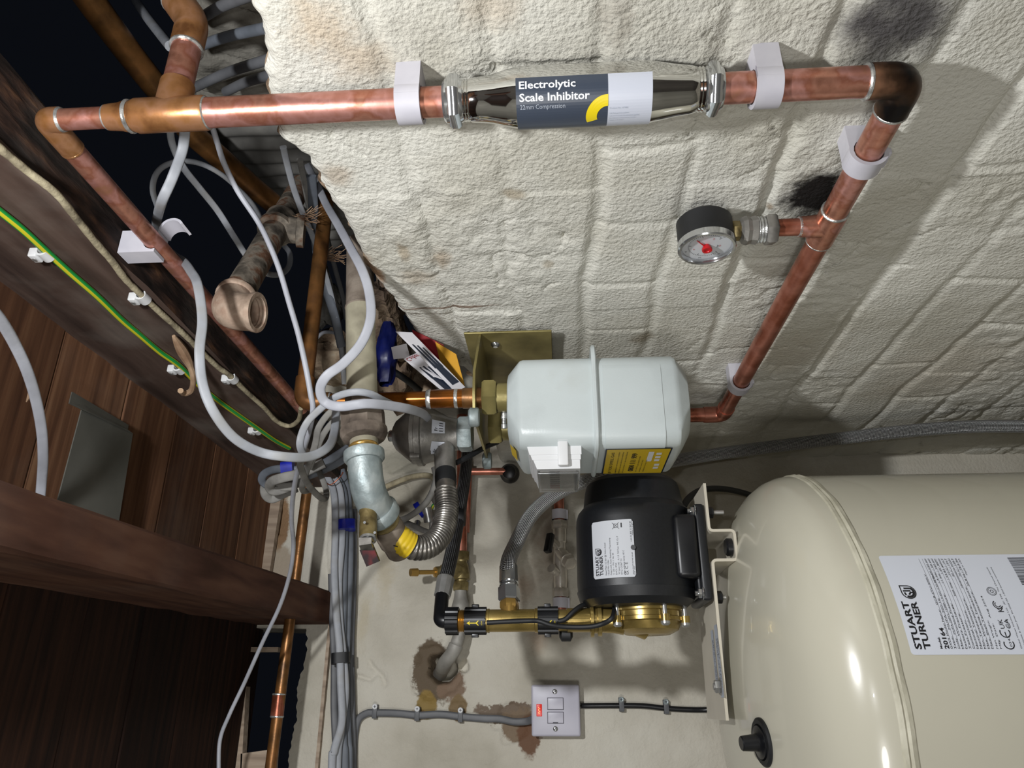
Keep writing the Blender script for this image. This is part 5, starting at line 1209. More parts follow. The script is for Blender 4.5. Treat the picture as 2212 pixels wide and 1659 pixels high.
# ------------------------------------------------------------------ horizontal copper runs on the back wall
def wp(px, py, Y=1.395): return P(px, py, Y=Y)
R_ = thing('stop_valve', wp(993, 1235), 'brass stop valve with bare spindle between copper pipe and lead pipe', 'valve')
a_, b_ = wp(998, 1000), wp(997, 1192); c_ = wp(995, 1276); ax_ = (c_ - b_).normalized()
RPp = thing('copper_riser', a_, 'reddish copper pipe on the back wall leading into the brass stop valve', 'pipe')
pipe([a_ + (a_ - b_).normalized() * .10, b_ + ax_ * .006], .0105, 'copper_red', par=RPp, seg=24)
te = wp(1003, 1020); pipe([te, wp(1015, 1019), wp(1092, 1018)], .0070, 'copper_red', 'branch', par=RPp)
pipe([te + Vector((.002, 0, -.010)), wp(1012, 1060, 1.40), wp(1008, 1150, 1.405)], .0055, 'copper_red', 'small_pipe', par=RPp)
mb = MB().mat('copper_red'); mb.lathe(te + Vector((.016, 0, 0)), (-1, 0, 0), [(0, .0118), (.036, .0118)], 24); mb.build('tee', RPp)
L = (c_ - b_).length
mb = MB().mat('brass_dull'); mb.hexnut(b_, ax_, .016, .0160, x=(0, .4, 1)); mb.build('union_nut', R_); mb = MB().mat('brass_dull'); mb.hexnut(c_ - ax_ * .016, ax_, .016, .0160, x=(0, .4, 1)); mb.build('union_nut', R_)
mb = MB().mat('brass_dull'); mb.lathe(b_ + ax_ * .015, ax_, [(0, .0115), (.004, .0105), (.010, .0135), (L * .35, .0165), (L * .5, .0170), (L - .034, .012), (L - .031, .0115)], 24)
bc = b_ + ax_ * L * .52; bd = (wp(930, 1236, 1.36) - bc).normalized()
mb.lathe(bc, bd, [(0, .0165), (.022, .0165), (.026, .0150), (.040, .0135), (.041, .0105), (.052, .0100)], 24); mb.build('body', R_)
mb = MB().mat('gold'); mb.lathe(bc + bd * .05, bd, [(0, .009), (.004, .009), (.005, .0040), (.038, .0040), (.038, .0072), (.052, .0068)], 16); mb.build('spindle', R_, smooth=30)
# lead pipe
M['lead'] = noisy('lead_pipe', [(.25, '#6e6b66'), (.45, '#8f8c85'), (.6, '#a19e97'), (.75, '#77736c')], 24, .6, .2, .3, 80)
ld = [c_ - ax_ * .004, c_ + ax_ * .012, wp(995, 1330), wp(992, 1370), wp(980, 1405), wp(963, 1430, 1.41), wp(955, 1447, 1.45), wp(951, 1455, 1.48)]
mb = MB().mat('lead'); P_ = catmull(ld, 12); mb.sweep(P_, .0125, 24, radf=lambda L_, i: .0108 + .0058 * math.exp(-((L_ - .034) / .012) ** 2) + .0006 * math.sin(L_ * 90) + (.0022 if L_ > .10 else 0))
tag(mb.build('lead_pipe', None), 'dull grey lead pipe bending into the hole in the plaster', 'pipe')
# nickel strainer valve assembly
yS = 1.395; s0_, s1_ = wp(1208, 1125, yS), wp(1211, 1290, yS); sx = (s1_ - s0_).normalized(); LS = (s1_ - s0_).length
RPp = thing('copper_pipe', wp(1209, 1080, yS), 'short bright copper pipe on the back wall carrying the nickel strainer valve', 'pipe')
pipe([s0_ - sx * .16, s1_ + sx * .045], .0100, 'copper_red', par=RPp, seg=24)
R_ = thing('strainer_valve', s0_, 'nickel plated valve with angled strainer leg and small black lever', 'valve')
mb = MB().mat('nickel'); mb.lathe(s0_, sx, [(.012, .0118), (.018, .0125), (.040, .0125), (.042, .0108), (.060, .0112), (LS * .5, .0128), (LS - .03, .0128), (LS - .014, .0118)], 28)
sc_ = s0_ + sx * LS * .42; sd_ = (P(1243, 1228, Y=1.35) - sc_).normalized(); mb.lathe(sc_, sd_, [(0, .0115), (.030, .0112), (.031, .0135), (.033, .0135), (.034, .0118)], 24); mb.build('body', R_)
mb = MB().mat('nickel'); mb.hexnut(s0_ , sx, .016, .0155, x=(0, .3, 1)); mb.build('union_nut', R_); mb = MB().mat('nickel'); mb.hexnut(s1_ - sx * .016, sx, .016, .0155, x=(0, .3, 1)); mb.build('union_nut', R_)
mb = MB().mat('nickel'); mb.lathe(sc_ + sd_ * .034, sd_, [(0, .0125), (.012, .0125), (.013, .010)], 6); mb.build('strainer_cap', R_)
q = s0_ + sx * .050; ldn = (wp(1180, 1158, 1.36) - q).normalized()
mb = MB().mat('nickel'); mb.lathe(q, ldn, [(0, .008), (.020, .0065), (.028, .0065)], 18); mb.build('lever_stem', R_); mb = MB().mat('nickel'); q2_ = s0_ + sx * LS * .72; mb.lathe(q2_, ldn, [(0, .008), (.022, .0075), (.022, .0085), (.030, .0085)], 16); mb.build('test_point', R_)
mb = MB().mat('black'); Fh = frame(q + ldn * .033, ldn, sx); mb.box(None, .038, .014, .012, Fh @ Matrix.Translation((.008, 0, 0)), .003); mb.build('lever', R_)
# small square clips on those pipes
RC = .0122
def small_clip(c, label, first=None):
    m_ = clipmat(c, sx, (0, -1, 0))
    if first: return dup(first, m_, label)
    t_ = thing('pipe_clip', (0, 0, 0), label, 'clip', 'white pipe clips on the strainer pipe', m_); clip_parts(t_, .0102, .048, .018); return t_
sc1 = small_clip(wp(1211, 1303, yS), 'small white pipe clip directly above the upper black flow collar')
small_clip(wp(1208, 1112, yS), 'small white pipe clip between the braided hose and the strainer valve', sc1)
# dark round fitting in the meter's shade
mb = MB().mat('black'); q = wp(1100, 1016, 1.40); mb.lathe(q + Vector((0, .03, 0)), (-.15, -1, 0), [(0, .018), (.008, .019), (.022, .019), (.028, .015), (.040, .013), (.042, .008)], 32); tag(mb.build('drain_cap', None), 'round black cap on a copper stub behind the gas meter', 'cap')

# ------------------------------------------------------------------ fused spur
fx0, fx1 = P(1200, 1591, Y=YB - .03), P(1200, 1479, Y=YB - .03); fu0, fu1 = P(1148, 1535, Y=YB - .03), P(1253, 1535, Y=YB - .03)
fc = V((fx0.x + fx1.x) / 2, YB - .014, (fu0.z + fu1.z) / 2 - ZC); W_, H_ = fx1.x - fx0.x, fu0.z - fu1.z
R_ = thing('fused_spur', fc, 'white fused spur switch with red glowing neon on the back wall', 'switch')
Fs = Matrix(((1, 0, 0, fc.x), (0, 0, -1, fc.y - .014), (0, 1, 0, fc.z), (0, 0, 0, 1)))     # x right, y up, z towards the room
mb = MB().mat('plate'); mb.box(None, W_, H_, .008, Fs, .0035); mb.box(None, W_ * .93, H_ * .93, .026, Fs @ Matrix.Translation((0, 0, -.013)), .002); mb.build('faceplate', R_)
# positions read from the photograph: the plate's long way up the room is image left
def sq(px, py): q = P(px, py, Y=fc.y - .018); return (q.x - fc.x, q.z - fc.z)
def spart(px0, py0, px1, py1, mat, name, dz=.0052, th=.003, bev=.0008):
    a, b = sq(px0, py1), sq(px1, py0); cx_, cy_ = (a[0] + b[0]) / 2, (a[1] + b[1]) / 2
    mb = MB().mat(mat); mb.box(None, abs(b[0] - a[0]), abs(b[1] - a[1]), th, Fs @ Matrix.Translation((cx_, cy_, dz)), bev); return mb.build(name, R_)
M['gap'] = plain('shadow_gap', '#3a3842', .6)
spart(1182.5, 1507, 1217, 1533.5, 'gap', 'rocker_surround', .0042, .0006, 0); spart(1183.5, 1508, 1216, 1532.5, 'plate', 'rocker', .0052, .0036)
spart(1182.5, 1537.5, 1217.5, 1563, 'gap', 'fuse_surround', .0042, .0006, 0); spart(1183.5, 1538.5, 1216.5, 1562, 'plate', 'fuse_holder', .0046, .002)
mb = MB().mat('gap'); a = sq(1200, 1561.5); mb.box(None, .002, .009, .0006, Fs @ Matrix.Translation((a[0], a[1], .0058))); mb.build('fuse_slot', R_)
mb_, b_, _n = base_mat('neon_red', .3, 0, '#b01208'); b_.inputs['Emission Color'].default_value = lin('#ff2a08'); b_.inputs['Emission Strength'].default_value = .22; M['neon'] = mb_
mb_, b_, _n = base_mat('neon_glow', .3, 0, '#ff7040'); b_.inputs['Emission Color'].default_value = lin('#ff6a30'); b_.inputs['Emission Strength'].default_value = 2.2; M['neon2'] = mb_
spart(1159, 1521, 1170.5, 1547.5, 'neon', 'neon_window', .0046, .0022)
mb = MB().mat('neon2'); a = sq(1164.5, 1536)
for i in range(7): mb.lathe(Fs @ Vector((a[0] - .004 + .0016 * i, a[1] + .0012 * math.sin(i * 2.2), .0052)), Fs.to_3x3() @ Vector((0, 0, 1)), [(0, .0012 - .00008 * i), (.0006, .0008)], 8)
mb.build('neon_filament', R_)
for px, py in ((1198.5, 1494), (1200, 1574.5)):
    a = sq(px, py); mb = MB().mat('chrome_nut'); mb.lathe(Fs @ Vector((a[0], a[1], .0035)), (0, -1, 0), [(0, .0042), (.0012, .0042), (.0018, .0030)], 20)
    mb.mat('gap'); Fq = Fs @ Matrix.Translation((a[0], a[1], .0053)) @ Matrix.Rotation(.6 if px < 1199 else .2, 4, 'Z'); mb.box(None, .0045, .0009, .0004, Fq); mb.box(None, .0009, .0045, .0004, Fq); mb.build('screw', R_)
# cables to the spur
yc = YB - .0085
def bw(px, py, d=.0085): return P(px, py, Y=YB - d)
mb = MB().mat('cable_dark'); mb.sweep(catmull([bw(764, 1690), bw(764, 1640), bw(766, 1590), bw(774, 1555), bw(792, 1541), bw(812, 1540), bw(860, 1541), bw(903, 1545), bw(950, 1543), bw(996, 1548), bw(1045, 1552), bw(1080, 1553), bw(1110, 1559), bw(1138, 1558, .012), bw(1152, 1553, .02)], 10), .005, 14, flat=(.0062, .0036))
tag(mb.build('grey_spur_cable', None), 'dark grey flat cable clipped to the back wall, entering the spur from the left', 'cable')
mb = MB().mat('black'); mb.sweep(catmull([bw(1248, 1525, .016), bw(1262, 1524.5), bw(1342, 1524), bw(1392, 1525), bw(1438, 1530), bw(1490, 1533), bw(1530, 1533, .010), bw(1575, 1530, .03)], 10), .0046, 14)
tag(mb.build('black_spur_cable', None), 'black round cable leaving the spur towards the tank', 'cable')
def pclip(px, py, mat, scm, labels, grp, first=None):
    F0 = Matrix(((1, 0, 0, 0), (0, 0, -1, 0), (0, 1, 0, 0), (0, 0, 0, 1))); c = bw(px, py, .002)
    m_ = Matrix.Translation(c) @ F0
    if first: return dup(first, m_, labels, grp)
    t_ = thing('cable_clip', (0, 0, 0), labels, 'clip', grp, m_)
    mb = MB().mat(mat); mb.prism([(-.0068, -.0022), (.0115, -.0022), (.0115, .0022), (-.0068, .0022)], m_ @ Matrix.Rotation(0, 4, 'Z'), .0100, .0115)
    mb.box(None, .004, .0085, .012, m_ @ Matrix.Translation((-.0072, 0, .006)), .0008); mb.box(None, .0165, .0085, .0014, m_ @ Matrix.Translation((.001, 0, .0118)), .0005); mb.box(None, .009, .0095, .008, m_ @ Matrix.Translation((.0095, 0, .004)), .001); mb.build('strap', t_)
    mb = MB().mat(scm); mb.lathe(m_ @ Vector((.0105, 0, .0118)), (0, -1, 0), [(0, .0046), (.0010, .0046), (.0016, .0036), (.0008, .0020)], 20)
    mb.mat('gap'); mb.box(None, .0042, .001, .0004, m_ @ Matrix.Translation((.0105, 0, .0134))); mb.box(None, .001, .0042, .0004, m_ @ Matrix.Translation((.0105, 0, .0134))); mb.build('screw', t_)
    return t_
k1_ = pclip(812, 1540, 'cable_dark', 'whitebits', 'first screw clip from the left on the dark grey spur cable', 'screw clips on the dark grey spur cable')
pclip(903, 1545, 0, 0, 'middle screw clip on the dark grey cable, over bare plaster', 'screw clips on the dark grey spur cable', k1_)
pclip(996, 1548, 0, 0, 'screw clip on the dark grey cable nearest to the switch', 'screw clips on the dark grey spur cable', k1_)
k2_ = pclip(1342, 1525, 'cable_dark', 'galv', 'grey screw clip on the black cable nearest to the spur switch', 'screw clips on the black cable')
pclip(1438, 1530, 0, 0, 'middle grey screw clip on the black cable', 'screw clips on the black cable', k2_)
pclip(1541, 1533, 0, 0, 'grey screw clip on the black cable beside the cream bracket', 'screw clips on the black cable', k2_)
# black lead behind the pump bracket
mb = MB().mat('blackr'); mb.sweep(catmull([P(1472, 1145, Y=1.0), P(1470, 1115, Y=1.02), P(1485, 1080, Y=1.05), P(1515, 1059, Y=1.10), P(1560, 1056, Y=1.16), P(1610, 1066, Y=1.24), P(1660, 1085, Y=1.32)], 10), .0048, 12)
tag(mb.build('pump_lead', None), 'black rubber mains lead curving behind the cream bracket', 'cable')

# ================================================================== CABLES AND TIMBER DETAILS
def cab(name, pts, label, r=None, flat=None, mat='cable', cat='cable', n=12, group=None, mode='Y', up=None, seg=14):
    """pts = (px, py, depth) with depth on Y (default) or X / U"""
    q = [P(p[0], p[1], **{(p[3] if len(p) > 3 else mode): p[2]}) for p in pts]
    mb = MB().mat(mat); mb.sweep(catmull(q, n), r or flat[1], seg, flat=flat, up=up)
    return tag(mb.build(name, None, smooth=50), label, cat, group)
FL_ = (.0039, .0025)
# pale cable swinging from behind the tee down to the bundle
cab('grey_cable', [(400, 262, .50), (395, 320, .52), (372, 385, .53), (348, 440, .55), (338, 490, .645), (350, 526, .695), (376, 552, .700), (396, 565, .655), (412, 586, .62), (427, 616, .60), (437, 690, .60), (431, 760, .60), (438, 830, .61), (462, 890, .62), (505, 945, .64), (560, 976, .66), (620, 987, .67), (670, 986, .69), (708, 966, .71), (722, 935, .745), (726, 885, .775)], 'broad grey flat cable sweeping from the copper tee across the joist to the bundle', flat=(.0046, .0028))
cab('grey_cable', [(366, 262, .60), (372, 310, .62), (395, 360, .64), (430, 405, .68), (470, 455, .72), (508, 515, .76), (540, 562, .79), (575, 590, .82), (605, 592, .85), (624, 575, .88), (626, 548, .90), (612, 528, .92)], 'grey flat cable hooking under the open iron elbow', flat=FL_)
cab('grey_cable', [(342, 452, .63), (330, 410, .62), (338, 375, .62), (362, 355, .63), (400, 348, .64), (440, 356, .67), (480, 378, .70), (515, 408, .74), (545, 440, .78), (562, 468, .82), (572, 490, .86)], 'grey cable looping left of and behind the twin cables in the dark void', r=.0031)
cab('grey_cable', [(455, 262, .56), (470, 310, .58), (485, 355, .60), (515, 415, .63), (558, 480, .65), (585, 535, .66), (606, 590, .67), (625, 655, .68), (644, 720, .69), (660, 790, .70), (671, 850, .71), (676, 885, .72), (668, 930, .74), (652, 985, .78), (636, 1050, .86), (630, 1120, .95), (634, 1180, 1.02), (626, 1240, 1.07), (604, 1310, 1.12), (566, 1390, 1.16), (528, 1475, 1.20), (495, 1545, 1.22), (475, 1600, 1.23), (472, 1680, 1.23)], 'long pale round cable hanging from the void past the joist to the lower left', r=.0030, mat='cable_white')
cab('grey_cable', [(292, 0, .70), (320, 40, .66), (350, 78, .63), (368, 100, .61)], 'short grey cable behind the upper copper elbow', r=.0062)
for i, (a, b) in enumerate((((430, 42), (520, -5)), ((425, 98), (552, 68)), ((430, 182), (560, 135)), ((500, 190), (572, 168)))):
    cab('grey_cable', [(a[0] - 12, a[1] + 8, .585), ((a[0] + b[0]) / 2, (a[1] + b[1]) / 2 - 3, .56), (b[0] + 25, b[1] - 8, .52)], ['topmost dark cable crossing the dusty bricks at the top edge', 'grey cable crossing the dusty bricks behind the copper elbow', 'grey cable crossing the dusty bricks just above the copper tee', 'dark cable end tucked against the broken wall edge above the tee'][i], r=.0048, mode='X', mat=['cable_dark', 'cable_blue', 'cable_dark', 'cable_dark'][i])
# S-shaped white cable
cab('grey_cable', [(664, 358, .86), (684, 396, .82), (704, 440, .78), (730, 485, .73), (757, 535, .70), (783, 585, .68), (798, 635, .675), (800, 690, .675), (780, 742, .68), (742, 785, .68), (706, 812, .68), (692, 840, .69), (702, 868, .70), (735, 878, .70), (790, 872, .70), (840, 876, .72), (885, 884, .75), (912, 893, .80), (925, 903, .86)], 'broad white-grey flat cable forming a large S over the gas pipe', flat=(.0051, .0030), mat='cable_white')
cab('grey_cable', [(655, 985, .74), (648, 955, .72), (662, 915, .72), (690, 885, .715), (725, 858, .71), (765, 847, .705), (800, 851, .71), (830, 866, .73), (862, 880, .77), (890, 886, .82)], 'second grey cable looping over the gas pipe beneath the S-shaped one', flat=FL_)
cab('grey_cable', [(652, 985, .74), (650, 1010, .80), (668, 1050, .86), (698, 1078, .92), (705, 1062, .96), (690, 1020, .98), (672, 990, 1.00)], 'grey flat cable dropping in a small loop below the tangle', flat=FL_, mat='cable_dusty')
cab('grey_cable', [(730, 880, .80), (708, 896, .80), (688, 925, .80), (682, 955, .81), (672, 990, .83), (655, 1040, .88), (655, 1060, .93), (672, 1058, .98)], 'dusty grey flat cable dropping beside the gas pipe coupling into the tangle', flat=FL_, mat='cable_dusty')
cab('grey_cable', [(745, 895, .86), (716, 915, .86), (695, 945, .87), (683, 975, .88), (670, 1010, .92)], 'short dusty cable behind the coupling, right of the tangle', flat=FL_, mat='cable_dusty')
# bundle folded back and tied with blue tape
cab('cable_coil', [(790, 940, .98), (740, 975, .97), (690, 1005, .96), (640, 1015, .95), (600, 1013, .95), (573, 1022, .96), (566, 1037, .97), (580, 1048, .98), (612, 1045, .98), (660, 1030, .98), (720, 1005, .99), (770, 975, 1.0)], 'folded grey cable loop held with blue tape, outermost', flat=(.0055, .0032), mat='cable_blue', cat='cable coil')
cab('cable_coil', [(700, 1000, .93), (650, 1022, .93), (610, 1032, .93), (588, 1040, .94), (583, 1053, .96), (600, 1060, .97), (650, 1040, .98)], 'inner folded grey cable loop with blue tape', flat=(.0066, .0036), mat='cable_dusty', cat='cable coil')
cab('cable_coil', [(640, 1050, .97), (600, 1052, .97), (574, 1048, .98), (573, 1068, .99), (588, 1078, 1.0), (615, 1066, 1.0), (640, 1055, 1.01)], 'lowest folded loop of the grey cable coil', flat=(.0060, .0034), mat='cable_dusty', cat='cable coil')
tp_ = P(622, 1016, Y=.945); td_ = (P(640, 1014, Y=.945) - tp_).normalized(); mb = MB().mat('bluetape'); nv = Vector((0, 0, ZC)) - tp_; nv = (nv - td_ * nv.dot(td_)).normalized(); mb.sweep([tp_ - td_ * .008, tp_ + td_ * .008], .012, 18, flat=(.0125, .0065)); tag(mb.build('blue_tape', None, smooth=50), 'blue tape wrapped round the folded grey cables', 'tape')
# cables in the void above the wall
for i, (pts, mt, lb) in enumerate([
    ([(612, 318, .66), (622, 360, .70), (634, 405, .74), (650, 450, .78), (668, 492, .82), (686, 540, .86), (702, 590, .90), (716, 640, .94), (728, 700, .97), (738, 760, 1.0), (744, 830, 1.02)], 'cable', 'leftmost grey cable in the row behind the gas pipe'),
    ([(648, 345, .72), (656, 385, .76), (664, 430, .80), (676, 480, .84), (690, 540, .90), (712, 610, .95), (730, 690, 1.0), (742, 770, 1.03)], 'cable_dusty', 'second dusty cable in the row behind the gas pipe'),
    ([(672, 380, .76), (676, 430, .80), (680, 490, .84), (686, 550, .88), (700, 610, .92), (722, 680, .96), (738, 750, .99)], 'cable_blue', 'wide blue-grey cable hanging straight in the row behind the gas pipe'),
    ([(686, 400, .82), (694, 450, .86), (708, 520, .92), (724, 580, .98), (740, 640, 1.03), (748, 690, 1.06)], 'cable_dark', 'thin dark cable nearest the broken wall edge')]):
    cab('grey_cable', pts, lb, flat=(.0040 + .0026 * (i == 2), .0026), mat=mt)
cab('thin_cable', [(680, 735, 1.10), (700, 718, 1.10), (728, 722, 1.10), (745, 745, 1.10), (748, 775, 1.1)], 'thin pale wire arching over the cream rubble', r=.003, mat='cable_white')
# bundle running along the top of the back wall
BN = [([(695, 1020, 1.36), (712, 1040, 1.37), (722, 1075, 1.38), (724, 1150, 1.385), (722, 1230, 1.39), (726, 1320, 1.395), (733, 1400, 1.40), (736, 1480, 1.40), (738, 1560, 1.39), (722, 1620, 1.38), (716, 1690, 1.38)], 'cable', 'pale grey cable at the left side of the trunk bundle'),
      ([(708, 1020, 1.37), (730, 1045, 1.38), (738, 1090, 1.385), (738, 1170, 1.39), (732, 1250, 1.395), (734, 1340, 1.40), (742, 1420, 1.40), (746, 1500, 1.405), (736, 1580, 1.40), (728, 1690, 1.40)], 'cable', 'pale grey cable second from the left in the trunk bundle'),
      ([(722, 1022, 1.39), (742, 1060, 1.40), (746, 1120, 1.40), (744, 1200, 1.405), (742, 1300, 1.405), (740, 1400, 1.41), (738, 1500, 1.41), (742, 1600, 1.41), (745, 1690, 1.41)], 'cable_blue', 'blue-grey cable in the middle of the trunk bundle'),
      ([(738, 1015, 1.40), (750, 1060, 1.41), (756, 1130, 1.41), (756, 1220, 1.41), (752, 1320, 1.415), (748, 1420, 1.42), (748, 1520, 1.42), (752, 1600, 1.42), (754, 1690, 1.42)], 'cable_blue', 'blue-grey cable at the right side of the trunk bundle'),
      ([(716, 1240, 1.41), (718, 1330, 1.41), (722, 1430, 1.415), (722, 1530, 1.42), (726, 1620, 1.42), (727, 1690, 1.42)], 'cable_dark', 'dark cable emerging low on the left of the trunk bundle'),
      ([(764, 1100, 1.42), (764, 1200, 1.425), (762, 1300, 1.425), (758, 1400, 1.425), (760, 1520, 1.43), (762, 1690, 1.43)], 'cable_dark', 'dark cable against the plaster edge right of the trunk bundle')]
for k_, (pts, mt, lb) in enumerate(BN): pts = [(x_, y_, (1.371, 1.3825, 1.394, 1.4055, 1.4165, 1.4275)[k_]) for x_, y_, _ in pts]; pts.append((pts[-1][0] - 4, 2300, pts[-1][2])); cab('trunk_cable', pts, lb, flat=(.0064, .0042), mat=mt, group='cables of the trunk bundle on the back wall')
for px, py, m_, lb in ((749, 1135, 'bluetape', 'blue tape band around the trunk bundle'), (736, 1422, 'blackr', 'black tape band around the trunk bundle')):
    q = P(px, py, Y=1.384); mb = MB().mat(m_); d_ = (P(px, py + 30, Y=1.384) - q).normalized(); mb.sweep([q - d_ * .009, q + d_ * .009], .01, 18, flat=(.0165, .0185)); tag(mb.build('tape_band', None, smooth=50), lb, 'tape')
mb = MB().mat('batten'); mb.box(P(700, 1500, Y=1.437), .50, .010, .006); tag(mb.build('wood_strip', None), 'thin pale strip of wood behind the trunk bundle', 'strip')
# copper pipe crossing the joist, lower left
a_, b_ = P(665, 1045, Y=1.30), P(506, 2260, Y=1.30)
R_ = thing('crossing_pipe', a_, 'long brown copper pipe crossing the joist towards the lower left', 'pipe')
dcp = (b_ - a_).normalized(); La = (b_ - a_).length
pipe([a_, b_], .0092, 'copper_old', par=R_, seg=22)
j0, j1 = P(603, 1500, Y=1.30), P(598, 1548, Y=1.30)
mb = MB().mat('copper_red'); mb.sweep([j0, j1], .0106, 22); mb.build('coupling', R_)
ring(j0, dcp, .0102, par=R_); ring(j1, dcp, .0102, par=R_)
mb = MB().mat('blackr'); q = P(630, 1326, Y=1.30); mb.ringsec(frame(q, dcp + Vector((0, 0, .5))), .0092, .0104, 0, 360, -.002, .002, 28); mb.build('wire_tie', R_)
# old copper pipe in the void, upper left
R_ = cab('void_pipe', [(150, -70, .735), (195, 0, .735), (268, 100, .735), (340, 192, .735), (408, 280, .735), (480, 345, .735), (560, 415, .735), (640, 478, .735)], 'wide brown copper pipe deep in the dark void', r=.0165, mode='X', mat='copper_old', cat='pipe', n=10, seg=24)
# earth and cream cables along joist 1
xj = .404 - .0035
q = [(-60, 410), (0, 457), (50, 497), (97, 540), (150, 588), (210, 640), (262, 690), (300, 722), (345, 760), (387, 790), (430, 832), (475, 868), (520, 900), (556, 925), (595, 952), (625, 968)]
mb = MB().mat('earth'); mb.sweep(catmull([P(x, y, X=xj) for x, y in q], 10), .0036, 14); tag(mb.build('earth_cable', None, smooth=60), 'green and yellow earth cable clipped along the side of the joist', 'cable')
q = [(-60, 262), (0, 318), (60, 368), (120, 415), (165, 470), (205, 520), (240, 560), (270, 600), (300, 630), (345, 672), (395, 718), (430, 752), (470, 790), (500, 812), (530, 842), (570, 878), (598, 908), (625, 918), (645, 905), (650, 880)]
mb = MB().mat('cream_cable'); mb.sweep(catmull([P(x, y + 2, X=.404 - .0045) for x, y in q], 8), .0040, 12, radf=lambda L, i: .0034 + .0006 * N3(i * .4, 0, 0)); tag(mb.build('cream_cable', None, smooth=60), 'grimy cream cable running along the lower edge of the dark joist', 'cable')
def nail_clip(px, py, label, first, r=.0042, sc=1.0):
    c = P(px, py, X=.404); tdir = Vector((0, 1, 0)); x = Vector((0, 0, 1)); z = tdir; 
    m_ = Matrix(((0, -1, 0, c.x), (0, 0, 1, c.y), (1, 0, 0, c.z), (0, 0, 0, 1))) @ Matrix.Scale(sc, 4)
    m_ = Matrix(((0, -1, 0, c.x), (0, 0, 1, c.y), (-1, 0, 0, c.z), (0, 0, 0, 1)))
    if first: return dup(first, m_, label)
    t_ = thing('cable_clip', (0, 0, 0), label, 'clip', 'white nail clips along the joist', m_)
    mb = MB().mat('whitebits'); mb.ringsec(m_ @ Matrix.Translation((0, .0036, 0)), .0040, .0062, -40, 200, -.0065, .0065, 16); mb.box(None, .0085, .010, .0130, m_ @ Matrix.Translation((-.0088, .005, 0)), .0015); mb.build('saddle', t_)
    mb = MB().mat('steel'); mb.lathe(m_ @ Vector((-.0092, .0098, 0)), m_.to_3x3() @ Vector((0, 1, 0)), [(0, .0022), (.0012, .0022)], 12); mb.build('nail', t_)
    return t_
n1 = nail_clip(100, 541, 'white cable clip on the earth cable nearest the left edge', None)
nail_clip(388, 791, 'white cable clip on the earth cable beside the splinter', n1)
nail_clip(556, 925, 'small white cable clip on the earth cable near the tangle', n1)
nail_clip(310, 636, 'small dusty white clip on the cream cable below the open pipe clip', n1)
nail_clip(503, 812, 'bent white clip on the cream cable under the iron elbow', n1)
# splinter of wood hanging off the joist
sp = [P(375, 726, X=.398), P(392, 755, X=.393), P(408, 785, X=.385), P(417, 815, X=.375), P(414, 842, X=.368), P(398, 850, X=.365), P(390, 844, X=.362)]
mb = MB().mat('dust'); mb.sweep(catmull(sp, 6), .004, 8, radf=lambda L, i: max(.0008, .0054 * math.sin(min(1, (L + .004) / .06) * PI * .85) + .0012)); tag(mb.build('wood_splinter', None), 'curled wood splinter sticking out of the joist beside a white clip', 'splinter')
mb = MB().mat('dust'); mb.sweep([P(70, 830, U=UC - .002), P(66, 850, U=UC - .006), P(57, 868, U=UC - .010)], .0035, 7, radf=lambda L, i: (.0035, .003, .0006)[i]); tag(mb.build('wood_splinter', None), 'small pointed splinter on the floorboards beside the white cable', 'splinter')
# pale cable at the left edge, hanging in front of the boards
cab('white_flat_cable', [(-30, 655, .435), (0, 690, .44), (30, 740, .45), (58, 800, .46), (78, 865, .475), (90, 930, .49), (93, 990, .505), (90, 1040, .52), (86, 1085, .53), (80, 1140, .55)], 'thick white flat cable hanging by the left edge in front of the boards', flat=(.0046, .0028), mat='cable_white', mode='U')
# bent zinc sheet nailed between the joists
def sh(px, py): return P(px, py, U=.545)
za, zb, zc, zd = sh(178, 880), sh(287, 938), sh(250, 1170), sh(112, 1130)
mb = MB().mat('zincsheet'); th = .0012
def slab(a, b, c, d, t):
    n_ = (b - a).cross(d - a).normalized() * t; v = [a, b, c, d, a + n_, b + n_, c + n_, d + n_]; mb.add(v, [[3, 2, 1, 0], [4, 5, 6, 7], [0, 1, 5, 4], [1, 2, 6, 5], [2, 3, 7, 6], [3, 0, 4, 7]])
slab(za, zb, zc, zd, .0013); f1, f2 = P(180, 876, U=.545), P(286, 938, U=.545); g1, g2 = P(147, 872, U=.532), P(262, 936, U=.532)
R_ = thing('zinc_sheet', za, 'bent grey zinc sheet with folded rim under the floorboards', 'metal sheet'); mb.build('panel', R_, smooth=0)
mb = MB().mat('zincsheet'); g1, g2 = P(150, 871, U=.540), P(276, 930, U=.545); slab(g1, g2, f2, f1, .0012); k1, k2 = P(156, 846, U=.548), P(278, 918, U=.548); slab(k1, k2, g2, g1, .0012); mb.build('folded_rim', R_, smooth=0)
